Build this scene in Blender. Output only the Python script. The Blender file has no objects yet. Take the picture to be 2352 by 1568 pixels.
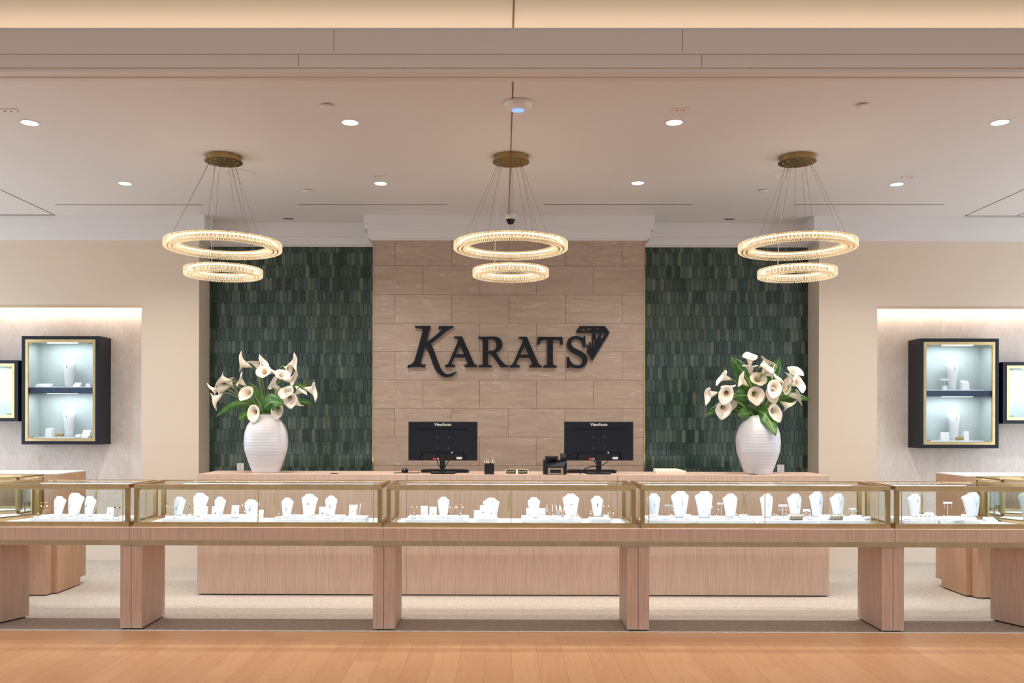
import bpy, math, random
from mathutils import Vector, Matrix
from mathutils.geometry import tessellate_polygon
sc = bpy.context.scene
COL = sc.collection
pi = math.pi
# ------------------------------------------------------------ camera
F = 2000.0; EYE = 1.51; YAW = .0046; ROLL = .0021
PPX = 1155.5 - F*math.tan(YAW); PPY = 968.0
_f = Vector((-math.sin(YAW), math.cos(YAW), 0)); _r = Vector((math.cos(YAW), math.sin(YAW), 0)); _u = Vector((0, 0, 1))
_R = math.cos(ROLL)*_r + math.sin(ROLL)*_u; _U = math.cos(ROLL)*_u - math.sin(ROLL)*_r
cam_d = bpy.data.cameras.new('camera'); cam = bpy.data.objects.new('camera', cam_d); COL.objects.link(cam)
cam_d.sensor_width = 36; cam_d.lens = F*36/2352
cam_d.shift_x = (1176-PPX)/2352; cam_d.shift_y = (PPY-784)/2352
cam.matrix_world = Matrix(((_R.x, _U.x, -_f.x, 0), (_R.y, _U.y, -_f.y, 0), (_R.z, _U.z, -_f.z, EYE), (0, 0, 0, 1)))
cam_d.clip_end = 200; cam_d.clip_start = .05
sc.camera = cam
def _ray(px, py): return _f + (px-PPX)/F*_R + (PPY-py)/F*_U
def PY(px, py, Y):
    d = _ray(px, py); return Vector((d.x*Y/d.y, Y, EYE + d.z*Y/d.y))
def PZ(px, py, Z):
    d = _ray(px, py); t = (Z-EYE)/d.z; return Vector((d.x*t, d.y*t, Z))
# ------------------------------------------------------------ world, exposure, lights
sc.view_settings.view_transform = 'Standard'; sc.view_settings.look = 'None'; sc.view_settings.gamma = 1
sc.view_settings.use_curve_mapping = False; sc.view_settings.exposure = 0.0
w = bpy.data.worlds.new('mall_ambient'); sc.world = w; w.use_nodes = True
w.node_tree.nodes['Background'].inputs[0].default_value = (.93, .965, 1, 1)
w.node_tree.nodes['Background'].inputs[1].default_value = .90
cy = sc.cycles
cy.use_denoising = True; cy.use_adaptive_sampling = True; cy.adaptive_threshold = .015; cy.max_bounces = 7; cy.diffuse_bounces = 4; cy.glossy_bounces = 4; cy.transmission_bounces = 4
cy.transparent_max_bounces = 14; cy.caustics_reflective = False; cy.caustics_refractive = False
cy.sample_clamp_indirect = 4; cy.sample_clamp_direct = 0
WARM = (1, .74, .50); COOL = (.86, .93, 1)
def area(name, loc, rot, sx, sy, power, color, spread=180):
    l = bpy.data.lights.new(name, 'AREA'); l.shape = 'RECTANGLE'; l.size = sx; l.size_y = sy; l.energy = power; l.color = color
    l.spread = math.radians(spread)
    o = bpy.data.objects.new(name, l); COL.objects.link(o); o.location = loc; o.rotation_euler = rot; return o
def spot(name, loc, power, color, ang=95, blend=.8, radius=.06):
    l = bpy.data.lights.new(name, 'SPOT'); l.energy = power; l.color = color; l.spot_size = math.radians(ang); l.spot_blend = blend
    l.shadow_soft_size = radius
    o = bpy.data.objects.new(name, l); COL.objects.link(o); o.location = loc; return o
ZC = 3.61; YW = 8.96; CX = .055
DL = [PZ(x, y, ZC) for x, y in ((68, 282), (804, 281), (1549, 281), (2297, 281), (287, 421), (874, 421), (1465, 420), (2060, 423))]
for p in DL: spot('downlight_beam', (p.x, p.y, ZC-.012), 165, (1, .965, .93), 130, 1.0, .05)
for x in (-5.6, 5.7):
    for y in (6.08, 7.63): spot('downlight_beam', (x, y, ZC-.012), 120, (.95, .97, 1), 130, 1.0, .05)  # lamps added out of view, carrying the rows on, to light the sides
for x in (-4.4, -2.2, 0, 2.2, 4.4): spot('entrance_fill', (x, 3.2, 3.9), 22, (1, .93, .86), 120, 1.0, .06)  # entrance lamps added out of view to brighten the floor
# cove behind the entrance beam
area('cove_light', (CX, 5.30, 3.66), (math.radians(200), 0, 0), 16, .05, 14, (1, .72, .5))
# cool fill lamps added to lift the ceiling, set at unseen side windows
for sx, x in ((1, -7.28), (-1, 7.38)): area('side_fill', (x, 7.1, 1.75), (0, -sx*pi/2, 0), 2.5, 3.6, 88, (.74, .86, 1))
# niche strips
for sx in (-1, 1):
    area('niche_light', (CX+sx*5.55, 9.388, 2.73), (math.radians(6), 0, 0), 3.4, .03, 7.5, (1, .78, .60))

# ------------------------------------------------------------ mesh helper
class MB:
    def __init__(s): s.v = []; s.f = []; s.s = []; s.r = []; s.m = []
    def add(s, vs, fs, smooth=False, rnd=0.0, mi=0):
        b = len(s.v); s.v += [tuple(v) for v in vs]
        for i, f in enumerate(fs):
            s.f.append(tuple(b+k for k in f)); s.s.append(smooth); s.r.append(rnd[i] if isinstance(rnd, list) else rnd); s.m.append(mi)
        return s
    def box(s, x0, x1, y0, y1, z0, z1, **k):
        return s.add([(x0, y0, z0), (x1, y0, z0), (x1, y1, z0), (x0, y1, z0), (x0, y0, z1), (x1, y0, z1), (x1, y1, z1), (x0, y1, z1)],
                     [(0, 3, 2, 1), (4, 5, 6, 7), (0, 1, 5, 4), (1, 2, 6, 5), (2, 3, 7, 6), (3, 0, 4, 7)], **k)
    def hexa(s, lo, hi, **k):
        n = len(lo)
        return s.add(list(lo)+list(hi), [tuple(range(n-1, -1, -1)), tuple(range(n, 2*n))]+[(i, (i+1) % n, n+(i+1) % n, n+i) for i in range(n)], **k)
    def prism(s, poly, z0, z1, **k):
        a = sum(poly[i][0]*poly[(i+1) % len(poly)][1]-poly[(i+1) % len(poly)][0]*poly[i][1] for i in range(len(poly)))
        if a < 0: poly = poly[::-1]
        return s.hexa([(x, y, z0) for x, y in poly], [(x, y, z1) for x, y in poly], **k)
    def tube(s, pts, r, seg=8, smooth=True, close=False, cap=True, **k):
        pts = [Vector(p) for p in pts]; n = len(pts); rr = r if isinstance(r, (list, tuple)) else [r]*n
        vs = []; up = None
        for i, p in enumerate(pts):
            if close: t = pts[(i+1) % n]-pts[i-1]
            else: t = pts[min(i+1, n-1)]-pts[max(i-1, 0)]
            t.normalize()
            if up is None: up = Vector((0, 0, 1)) if abs(t.z) < .9 else Vector((1, 0, 0))
            a = up-up.dot(t)*t
            if a.length < 1e-6: a = t.orthogonal()
            a.normalize(); up = a; b = t.cross(a)
            for j in range(seg):
                q = 2*pi*j/seg; vs.append(p+rr[i]*(math.cos(q)*a+math.sin(q)*b))
        fs = []
        for i in range(n if close else n-1):
            i2 = (i+1) % n
            for j in range(seg): fs.append((i*seg+j, i*seg+(j+1) % seg, i2*seg+(j+1) % seg, i2*seg+j))
        if cap and not close: fs += [tuple(range(seg-1, -1, -1)), tuple((n-1)*seg+j for j in range(seg))]
        return s.add(vs, fs, smooth, **k)
    def lathe(s, prof, seg=24, c=(0, 0, 0), smooth=True, ax='z', **k):
        vs = []; n = len(prof)
        for r, z in prof:
            for j in range(seg):
                q = 2*pi*j/seg; a, b = r*math.cos(q), r*math.sin(q)
                p = (a, b, z) if ax == 'z' else (a, z, b) if ax == 'y' else (z, a, b)
                vs.append((c[0]+p[0], c[1]+p[1], c[2]+p[2]))
        fs = [(i*seg+j, i*seg+(j+1) % seg, (i+1)*seg+(j+1) % seg, (i+1)*seg+j) for i in range(n-1) for j in range(seg)]
        if prof[0] != prof[-1]: fs += [tuple(range(seg-1, -1, -1)), tuple((n-1)*seg+j for j in range(seg))]
        return s.add(vs, fs, smooth, **k)
    def disc(s, c, r, h, seg=24, ax='z', **k): return s.lathe([(r, 0), (r, h)], seg, c, False, ax, **k)
    def ball(s, c, r, seg=10, sz=1, **k):
        return s.lathe([(max(r*math.sin(pi*i/seg), 1e-5), -r*sz*math.cos(pi*i/seg)) for i in range(seg+1)], seg+4, c, True, **k)
    def loft(s, secs, smooth=True, **k):   # secs: lists of equal-length rings of points
        n = len(secs[0]); vs = [p for q in secs for p in q]
        fs = [(i*n+j, i*n+(j+1) % n, (i+1)*n+(j+1) % n, (i+1)*n+j) for i in range(len(secs)-1) for j in range(n)]
        s.add(vs, fs, smooth, **k)
        b = len(s.v)-len(vs)
        for ring in (tuple(range(b+n-1, b-1, -1)), tuple(b+(len(secs)-1)*n+j for j in range(n))):
            s.f.append(ring); s.s.append(False); s.r.append(0.0); s.m.append(k.get('mi', 0))
        return s
    def shape(s, outer, holes, to3, depth, **k):  # flat outline with holes, given thickness along +y from to3 point
        loops = [outer]+list(holes); pts = [p for l in loops for p in l]
        tris = tessellate_polygon([[Vector((a, b, 0)) for a, b in l] for l in loops])
        fr = [Vector(to3(*p)) for p in pts]; bk = [p+Vector((0, depth, 0)) for p in fr]; n = len(pts)
        fs = []
        for a, b, c in tris:
            nrm = (fr[b]-fr[a]).cross(fr[c]-fr[a])
            t = (a, b, c) if nrm.y < 0 else (c, b, a)
            fs += [t, tuple(q+n for q in t[::-1])]
        o = 0
        for l in loops:
            m = len(l)
            for i in range(m): fs.append((o+i, o+(i+1) % m, n+o+(i+1) % m, n+o+i))
            o += m
        return s.add(fr+bk, fs, **k)
    def build(s, name, mat, parent=None, world=False, bevel=0, loc=None):
        off = parent.location if (parent is not None and world) else Vector((0, 0, 0))
        if parent is None and loc is not None and world: off = Vector(loc)
        me = bpy.data.meshes.new(name)
        me.from_pydata([tuple(Vector(v)-off) for v in s.v], [], s.f)
        me.polygons.foreach_set('use_smooth', s.s)
        me.polygons.foreach_set('material_index', s.m)
        a = me.attributes.new('rnd', 'FLOAT', 'FACE'); a.data.foreach_set('value', s.r)
        for m_ in (mat if isinstance(mat, (list, tuple)) else [mat]): me.materials.append(m_)
        me.update()
        o = bpy.data.objects.new(name, me); COL.objects.link(o)
        if parent is not None: o.parent = parent
        elif loc is not None: o.location = loc
        if bevel:
            b = o.modifiers.new('edge', 'BEVEL'); b.width = bevel; b.segments = 2; b.limit_method = 'ANGLE'
        return o
def fixn(o):   # consistent outward normals
    import bmesh
    bm = bmesh.new(); bm.from_mesh(o.data); bmesh.ops.recalc_face_normals(bm, faces=bm.faces); bm.to_mesh(o.data); bm.free(); return o
def tag(o, label=None, cat=None, group=None, kind=None):
    if label: o['label'] = label
    if cat: o['category'] = cat
    if group: o['group'] = group
    if kind: o['kind'] = kind
    return o
def thing(name, label, cat, loc, rz=0, group=None):
    o = bpy.data.objects.new(name, None); o.empty_display_size = .05; COL.objects.link(o); o.location = loc; o.rotation_euler = (0, 0, rz)
    return tag(o, label, cat, group)
def struct(o): o['kind'] = 'structure'; return o
def copy_tree(o, parent=None):
    kids = list(o.children)
    c = o.copy(); COL.objects.link(c)
    if parent is not None: c.parent = parent
    for k in kids: copy_tree(k, c)
    return c

# ------------------------------------------------------------ materials
class G:
    def __init__(s, name):
        s.mat = bpy.data.materials.new(name); s.mat.use_nodes = True; s.t = s.mat.node_tree; s.n = s.t.nodes; s.l = s.t.links
        s.b = s.n['Principled BSDF']; s.out = s.n['Material Output']
    def put(s, sock, val):
        if isinstance(val, bpy.types.NodeSocket): s.l.new(val, sock)
        elif isinstance(val, (tuple, list)) and len(val) == 3 and sock.type == 'RGBA': sock.default_value = (*val, 1)
        else: sock.default_value = val
    def node(s, typ, ins=None, **props):
        n = s.n.new(typ)
        for k, v in props.items(): setattr(n, k, v)
        for k, v in (ins or {}).items(): s.put(n.inputs[k], v)
        return n
    def m(s, op, a, b=0.0, c=0.0):
        n = s.n.new('ShaderNodeMath'); n.operation = op; s.put(n.inputs[0], a); s.put(n.inputs[1], b)
        if op in ('MULTIPLY_ADD', 'COMPARE'): s.put(n.inputs[2], c)
        return n.outputs[0]
    def mix(s, f, a, b):
        n = s.n.new('ShaderNodeMix'); n.data_type = 'RGBA'; s.put(n.inputs[0], f); s.put(n.inputs[6], a); s.put(n.inputs[7], b); return n.outputs[2]
    def xyz(s):
        tc = s.n.new('ShaderNodeTexCoord'); sp = s.n.new('ShaderNodeSeparateXYZ'); s.l.new(tc.outputs['Object'], sp.inputs[0])
        s.co = tc.outputs['Object']; return sp.outputs
    def vec(s, x, y, z):
        n = s.n.new('ShaderNodeCombineXYZ'); s.put(n.inputs[0], x); s.put(n.inputs[1], y); s.put(n.inputs[2], z); return n.outputs[0]
    def noise(s, co, scale, detail=4, rough=.55, dist=0):
        return s.node('ShaderNodeTexNoise', {'Vector': co, 'Scale': scale, 'Detail': detail, 'Roughness': rough, 'Distortion': dist}).outputs[0]
    def map(s, co, sc_): return s.node('ShaderNodeMapping', {'Vector': co, 'Scale': sc_}).outputs[0]
    def ramp(s, f, lo, hi): return s.node('ShaderNodeMapRange', {'Value': f, 'From Min': lo, 'From Max': hi}).outputs[0]
    def white(s, v): return s.node('ShaderNodeTexWhiteNoise', {'Vector': v}, noise_dimensions='3D').outputs[0]
    def attr(s): return s.node('ShaderNodeAttribute', attribute_name='rnd').outputs['Fac']
    def bump(s, h, st, d=.01): s.l.new(s.node('ShaderNodeBump', {'Height': h, 'Strength': st, 'Distance': d}).outputs[0], s.b.inputs['Normal'])
    def setp(s, **k):
        for n_, v in k.items(): s.put(s.b.inputs[{'col': 'Base Color', 'rough': 'Roughness', 'metal': 'Metallic', 'spec': 'Specular IOR Level', 'coat': 'Coat Weight',
                                                 'em': 'Emission Color', 'es': 'Emission Strength', 'sss': 'Subsurface Weight'}[n_]], v)
        return s
def flat(name, col, rough=.5, metal=0, **k):
    g = G(name); g.setp(col=col, rough=rough, metal=metal, **k); g.mat.diffuse_color = (*col, 1); return g.mat
def emis(name, col, st):
    g = G(name); g.setp(col=(0, 0, 0), em=col, es=st, rough=1); return g.mat
def paint(name, col, rough=.55):
    g = G(name); g.xyz(); n = g.noise(g.co, 260, 2); g.bump(n, .04, .002); g.setp(col=col, rough=rough); return g.mat
def veneer(name, c0, c1):
    g = G(name); g.xyz()
    fine = g.noise(g.map(g.co, (1, 1, .03)), 150, 5, .6)
    broad = g.noise(g.map(g.co, (1, 1, .12)), 7, 3, .5, 1.2)
    wv = g.node('ShaderNodeTexWave', {'Vector': g.map(g.co, (1, 1, .09)), 'Scale': 9, 'Distortion': 9, 'Detail': 2, 'Detail Scale': 1.2}).outputs['Fac']
    f = g.m('ADD', g.m('MULTIPLY', g.ramp(fine, .32, .66), .62), g.m('ADD', g.m('MULTIPLY', broad, .30), g.m('MULTIPLY', wv, .08)))
    g.setp(col=g.mix(f, c0, c1), rough=.5); g.bump(fine, .12, .002); return g.mat
def plankfloor():
    g = G('oak_planks'); x, y, z = g.xyz()
    Wp = .1665; x0 = PZ(1006.5, 1473.2, 0).x
    brd = g.m('GREATER_THAN', y, 5.985)                               # two border boards run along x
    u = g.mix(brd, g.vec(x, y, 0), g.vec(g.m('SUBTRACT', y, 5.985+.0), x, 0))
    sp = g.n.new('ShaderNodeSeparateXYZ'); g.l.new(u, sp.inputs[0]); a, b = sp.outputs[0], sp.outputs[1]
    wid = g.m('ADD', g.m('MULTIPLY', brd, -.0325), Wp)
    a0 = g.m('SUBTRACT', a, g.m('MULTIPLY', g.m('SUBTRACT', 1.0, brd), x0))
    cu = g.m('DIVIDE', a0, wid); col = g.m('FLOOR', cu); fu = g.m('FRACT', cu)
    rc = g.white(g.vec(col, brd, 3.3)); cv = g.m('ADD', g.m('DIVIDE', b, 1.75), g.m('MULTIPLY', rc, 7.3)); row = g.m('FLOOR', cv); fv = g.m('FRACT', cv)
    rn = g.white(g.vec(col, row, brd)); 
    edge = g.m('MINIMUM', g.m('MULTIPLY', g.m('MINIMUM', fu, g.m('SUBTRACT', 1.0, fu)), wid), g.m('MULTIPLY', g.m('MINIMUM', fv, g.m('SUBTRACT', 1.0, fv)), 1.75))
    gap = g.m('LESS_THAN', edge, .0011)
    co = g.vec(g.m('ADD', a, g.m('MULTIPLY', rn, 31)), g.m('MULTIPLY', b, .11), g.m('MULTIPLY', rn, 9))
    gr = g.noise(co, 26, 6, .62, 1.4); kn = g.noise(g.vec(g.m('ADD', a, g.m('MULTIPLY', rn, 31)), g.m('MULTIPLY', b, .6), rn), 5.5, 3, .6, .8)
    f = g.m('ADD', g.m('MULTIPLY', g.ramp(gr, .3, .72), .6), g.m('MULTIPLY', rn, .4))
    c = g.mix(f, (.39, .19, .09), (.53, .295, .15)); c = g.mix(g.ramp(kn, .70, .82), c, (.30, .16, .08)); c = g.mix(gap, c, (.22, .12, .06))
    g.setp(col=c, rough=g.m('ADD', .34, g.m('MULTIPLY', gr, .12)), spec=.4); g.bump(g.m('SUBTRACT', g.m('MULTIPLY', gr, .2), gap), .25, .002); return g.mat
def carpet():
    g = G('carpet_loops'); g.xyz()
    st = g.noise(g.map(g.co, (1, 8, 1)), 22, 6, .8); fi = g.noise(g.map(g.co, (1, 3.2, 1)), 95, 3, .75); br = g.noise(g.map(g.co, (.5, 5, 1)), 2.5, 3)
    f = g.m('ADD', g.m('MULTIPLY', g.ramp(st, .38, .62), .45), g.m('ADD', g.m('MULTIPLY', g.ramp(fi, .36, .64), .42), g.m('MULTIPLY', br, .13)))
    g.setp(col=g.mix(f, (.19, .16, .125), (.87, .81, .73)), rough=.95, spec=.1); g.bump(fi, .5, .004); return g.mat
def stonetile():
    g = G('stone_tiles'); g.xyz(); r = g.attr()
    off = g.node('ShaderNodeVectorMath', {0: g.co, 1: g.vec(g.m('MULTIPLY', r, 37), g.m('MULTIPLY', r, 11), g.m('MULTIPLY', r, 53))}, operation='ADD').outputs[0]
    ban = g.noise(g.map(off, (.5, 1, 3.2)), 5, 7, .62, 1.0); fi = g.noise(off, 90, 3, .6)
    vn = g.noise(g.map(off, (.6, 1, 2)), 2.2, 6, .6, .9); vein = g.ramp(g.m('ABSOLUTE', g.m('SUBTRACT', vn, .5)), .012, 0.0)
    c = g.mix(g.ramp(ban, .25, .75), (.40, .285, .21), (.57, .43, .33)); c = g.mix(g.m('MULTIPLY', vein, g.m('MULTIPLY', g.ramp(ban, .35, .7), .6)), c, (.86, .78, .69))
    c = g.mix(g.m('MULTIPLY', fi, .3), c, (.25, .2, .16)); c = g.mix(g.m('MULTIPLY', r, .16), c, (.46, .38, .31))
    g.setp(col=c, rough=.48); return g.mat
def greentile():
    g = G('green_marble_mosaic'); g.xyz(); r = g.attr()
    off = g.node('ShaderNodeVectorMath', {0: g.co, 1: g.vec(g.m('MULTIPLY', r, 37), 0.0, g.m('MULTIPLY', r, 53))}, operation='ADD').outputs[0]
    ns = g.noise(off, 38, 6, .7, 1.5); vn = g.noise(off, 14, 5, .6, 2.0); vein = g.ramp(g.m('ABSOLUTE', g.m('SUBTRACT', vn, .5)), .02, 0.0)
    rr = g.white(g.vec(g.m('MULTIPLY', r, 91), 2.0, 1.0))
    c = g.mix(g.ramp(r, .0, 1.0), (.020, .052, .038), (.105, .155, .122)); c = g.mix(g.m('GREATER_THAN', rr, .90), c, (.012, .028, .022)); c = g.mix(g.m('MULTIPLY', g.m('GREATER_THAN', g.m('FRACT', g.m('MULTIPLY', rr, 7.7)), .90), .6), c, (.21, .24, .18))
    c = g.mix(g.ramp(ns, .35, .75), g.mix(.55, c, (.015, .035, .028)), c); c = g.mix(g.m('MULTIPLY', vein, .16), c, (.30, .36, .30))
    g.setp(col=c, rough=.22, spec=.5); return g.mat
def wallpaper():
    g = G('feather_wallpaper'); g.xyz()
    d1 = g.node('ShaderNodeTexNoise', {'Vector': g.co, 'Scale': .8, 'Detail': 3}).outputs['Color']
    wob = g.node('ShaderNodeVectorMath', {0: g.co, 1: g.node('ShaderNodeVectorMath', {0: d1, 'Scale': .8}, operation='SCALE').outputs[0]}, operation='ADD').outputs[0]
    rot = g.node('ShaderNodeMapping', {'Vector': wob, 'Rotation': (0, .7, 0), 'Scale': (1, 1, .14)}).outputs[0]
    st = g.noise(rot, 55, 7, .7, .25); cl = g.noise(g.map(wob, (1, 1, .6)), 3.2, 5, .6)
    f = g.m('ADD', g.m('MULTIPLY', g.ramp(st, .38, .62), .45), g.m('MULTIPLY', g.ramp(cl, .35, .65), .55))
    g.setp(col=g.mix(f, (.64, .565, .51), (.84, .79, .745)), rough=.6); g.bump(st, .25, .004); return g.mat
def glass(name, tint=(.97, .985, .98), refl=.9):
    g = G(name); g.n.remove(g.b)
    fr = g.m('ADD', .018, g.m('MULTIPLY', g.m('POWER', g.node('ShaderNodeLayerWeight', {'Blend': .5}).outputs['Facing'], 5.0), .45)); tr = g.node('ShaderNodeBsdfTransparent', {'Color': tint}); gl = g.node('ShaderNodeBsdfGlossy', {'Roughness': .0})
    mx = g.n.new('ShaderNodeMixShader'); g.put(mx.inputs[0], g.m('MULTIPLY', fr, refl)); g.l.new(tr.outputs[0], mx.inputs[1]); g.l.new(gl.outputs[0], mx.inputs[2])
    g.l.new(mx.outputs[0], g.out.inputs[0]); return g.mat
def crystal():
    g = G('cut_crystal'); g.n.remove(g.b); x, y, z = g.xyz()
    # bevelled rim of every prism emits its own painted sparkle, flat middle stays clear
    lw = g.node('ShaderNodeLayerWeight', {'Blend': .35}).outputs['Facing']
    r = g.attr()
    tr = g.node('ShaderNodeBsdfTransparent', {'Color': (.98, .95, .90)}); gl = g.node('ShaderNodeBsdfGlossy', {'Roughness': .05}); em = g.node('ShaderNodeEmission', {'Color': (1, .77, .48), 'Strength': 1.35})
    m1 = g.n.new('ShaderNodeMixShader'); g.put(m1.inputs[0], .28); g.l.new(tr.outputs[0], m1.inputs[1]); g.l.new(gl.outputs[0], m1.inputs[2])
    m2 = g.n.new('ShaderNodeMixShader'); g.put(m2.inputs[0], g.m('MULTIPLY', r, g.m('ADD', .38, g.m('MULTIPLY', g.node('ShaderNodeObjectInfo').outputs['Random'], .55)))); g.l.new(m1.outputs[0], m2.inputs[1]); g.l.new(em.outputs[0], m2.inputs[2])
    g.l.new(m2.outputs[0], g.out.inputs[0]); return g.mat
def spathe():
    g = G('calla_petal'); g.xyz(); r = g.attr()
    c = g.mix(g.ramp(r, .03, .38), (.36, .45, .10), (.90, .84, .74)); g.setp(col=c, rough=.45, sss=.15); g.b.inputs['Subsurface Radius'].default_value = (.02, .015, .01); return g.mat
def leafmat():
    g = G('leaf_green'); g.xyz(); n = g.noise(g.co, 28, 5, .6, 1); r = g.attr()
    c = g.mix(g.ramp(n, .4, .7), (.028, .115, .022), (.09, .24, .045)); c = g.mix(g.m('GREATER_THAN', r, .5), c, (.22, .38, .10)); g.setp(col=c, rough=.4); return g.mat
def brass(name, col=(.63, .47, .23), rough=.3, aniso=0):
    g = G(name); g.xyz(); n = g.noise(g.map(g.co, (1, 1, 1)), 9, 4, .6); f = g.noise(g.map(g.co, (.04, 1, 1)), 320, 2)
    g.setp(col=g.mix(g.ramp(n, .3, .7), tuple(c*.82 for c in col), col), metal=1.0, rough=g.m('ADD', rough-.05, g.m('MULTIPLY', f, .12))); return g.mat
M_CEIL = paint('ceiling_white', (.76, .735, .715)); M_TRIM = paint('trim_white', (.78, .765, .75), .4)
M_CREAM = paint('cream_wall', (.74, .625, .49)); M_PALE = paint('pale_baseboard', (.78, .70, .61), .45)
M_BEAM = paint('beam_white', (.74, .70, .665), .4); M_WP = wallpaper(); M_STONE = stonetile(); M_GREEN = greentile()
M_GROUT = flat('dark_grout', (.13, .095, .07), .9); M_GROUTG = flat('green_grout', (.035, .05, .043), .9)
M_VEN = veneer('pale_oak_veneer', (.47, .325, .245), (.76, .565, .455)); M_VEN2 = veneer('oak_veneer_warm_lit', (.44, .26, .165), (.66, .42, .28))  # second veneer has the warmer lighting of the side counters painted in
M_FLOOR = plankfloor(); M_CARPET = carpet()
M_BRASS = brass('brushed_brass', (.58, .41, .21), .29); M_BRASS2 = brass('dark_brass', (.42, .30, .13), .35); M_GOLD = brass('gold_trim', (.68, .50, .25), .22); M_RAIL = brass('polished_brass', (.62, .55, .36), .16)
M_GLASS = glass('clear_glass'); M_WHITE = flat('white_linen', (.80, .81, .83), .75); M_BUST = flat('white_leather', (.68, .70, .74), .55)
M_NAVY = flat('navy_black_lacquer', (.008, .011, .020), .4, spec=.3); M_BLACK = flat('black_plastic', (.007, .009, .016), .5, spec=.25); M_BLACK2 = flat('matte_black', (.013, .013, .015), .6, spec=.3)
M_SIGN = flat('black_acrylic', (.006, .008, .013), .45, spec=.25); M_CERAM = flat('white_ceramic', (.69, .70, .75), .35)
M_LED = emis('led_white', (.88, .94, 1), 7); M_LEDW = emis('led_warm', (1, .76, .50), 5); M_BAND = emis('chandelier_led', (1, .72, .40), 5); M_DOWN = emis('downlight_lens', (1, .90, .74), 9)
M_SILV = flat('silver', (.82, .82, .83), .2, 1); M_PEARL = flat('pearl', (.86, .83, .76), .25); M_GEMB = flat('blue_gem', (.02, .03, .28), .1); M_GEMK = flat('dark_gem', (.02, .015, .03), .12)
M_CRYS = crystal(); M_SPA = spathe(); M_LEAF = leafmat(); M_STEM = flat('stem_green', (.20, .27, .07), .5); M_SPADIX = flat('spadix_yellow', (.62, .40, .12), .6)
M_PLW = flat('white_plastic', (.80, .79, .77), .4); M_BLUE = emis('blue_indicator', (.15, .25, 1), 2.5); M_RED = flat('red_label', (.70, .04, .05), .5); M_REDL = emis('red_indicator', (1, .03, .05), 1.2)
M_SHELF = flat('shelf_blue_reflection', (.02, .055, .12), .12); M_CABIN = flat('cabinet_interior', (.50, .565, .56), .6); M_STEEL = flat('cable_steel', (.30, .26, .22), .4, .7); M_SEAM = flat('seam_brown', (.20, .14, .10), .8); M_PAD = flat('grey_mouse_mat', (.16, .13, .11), .7)  # shelf colour paints in a blue reflection; seam colour is joint brown
M_SKIN = flat('cream_box', (.86, .76, .62), .5); M_PEN = flat('rose_gold', (.85, .52, .38), .3, .6)
# ------------------------------------------------------------ setting
XL, XR = -7.3, 7.4
o = MB().box(-12, 12, -6, 6.35, -.1, 0).build('floor', M_FLOOR); struct(o)
o = MB().box(XL, XR, 6.252, 9.75, -.05, .0015).build('floor_carpet', M_CARPET); struct(o)
def ceiling_panel(name, x0, x1): struct(MB().box(x0, x1, 4.735, 9.75, ZC, ZC+.04).build(name, M_CEIL))
SX = PZ(1174, 320, ZC).x
ceiling_panel('ceiling', XL, XR)
struct(MB().box(-8.5, 8.6, 1.0, 5.42, 3.92, 3.98).build('ceiling_entrance', M_CEIL))
mb = MB(); mb.box(-8.5, 8.6, 5.42, 5.46, 3.65, 3.98); struct(mb.build('wall_cove', M_CEIL))
mb = MB(); p = [PZ(1178.5, 181, ZC-.001), PZ(1173.3, 345, ZC-.001)]
dx = (p[1].x-p[0].x)/(p[1].y-p[0].y)
for n_, (xa, ya, xb, yb) in enumerate(((p[0].x-.0+dx*(4.75-p[0].y), 4.75, p[0].x+dx*(8.7-p[0].y), 8.7),)):
    mb.hexa([(xa-.004, ya, ZC-.0025), (xa+.004, ya, ZC-.0025), (xb+.004, yb, ZC-.0025), (xb-.004, yb, ZC-.0025)], [(xa-.004, ya, ZC+.001), (xa+.004, ya, ZC+.001), (xb+.004, yb, ZC+.001), (xb-.004, yb, ZC+.001)])
struct(mb.build('trim_1', M_SEAM))
mb = MB(); q = PY(1180, 40, 5.0); mb.box(q.x-.005, q.x+.005, 4.6, 5.42, 3.917, 3.921); struct(mb.build('trim_2', M_SEAM))
# lateral ceiling panels seams
mb = MB()
for s_, x_ in ((-1, PZ(129.4, 495, ZC).x), (1, PZ(2216.5, 495.3, ZC).x), (1, PZ(2336, 495.3, ZC).x)):
    mb.box(x_-.004, x_+.004, 4.75, 8.87, ZC-.0025, ZC+.001)
for x0, x1 in ((XL, PZ(129.4, 495, ZC).x), (PZ(2216.5, 495, ZC).x, XR)): mb.box(x0, x1, 8.862, 8.87, ZC-.004, ZC+.001); mb.box(x0, x1, 7.866, 7.870, ZC-.0012, ZC+.001)
struct(mb.build('trim_3', M_SEAM))
# entrance beam with stepped fascia
mb = MB()
for y0, z0, z1 in ((4.600, 3.4535, 3.5735), (4.612, 3.386, 3.4535), (4.625, 3.368, 3.386)): mb.box(-8.5, 8.6, y0, 4.76, z0, z1)
mb.box(-8.5, 8.6, 4.70, 4.74, 3.362, 3.368)
struct(mb.build('trim_beam', M_BEAM, bevel=.002))
mb = MB()
for x_, ya, yb, Y_ in ((767, 69, 119, 4.599), (1568, 69, 119, 4.599), (686, 123, 151, 4.611), (1612, 123, 151, 4.611), (930, 153, 158, 4.624), (1724, 153, 158, 4.624)):
    a = PY(x_, ya, Y_); b = PY(x_, yb, Y_); mb.box(a.x-.0012, a.x+.0012, Y_, Y_+.002, b.z, a.z)
struct(mb.build('trim_beam_joint', M_SEAM))
mb = MB().box(-8.4, 8.5, 5.27, 5.31, 3.652, 3.66); struct(mb.build('trim_cove_led', M_LEDW))
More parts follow.
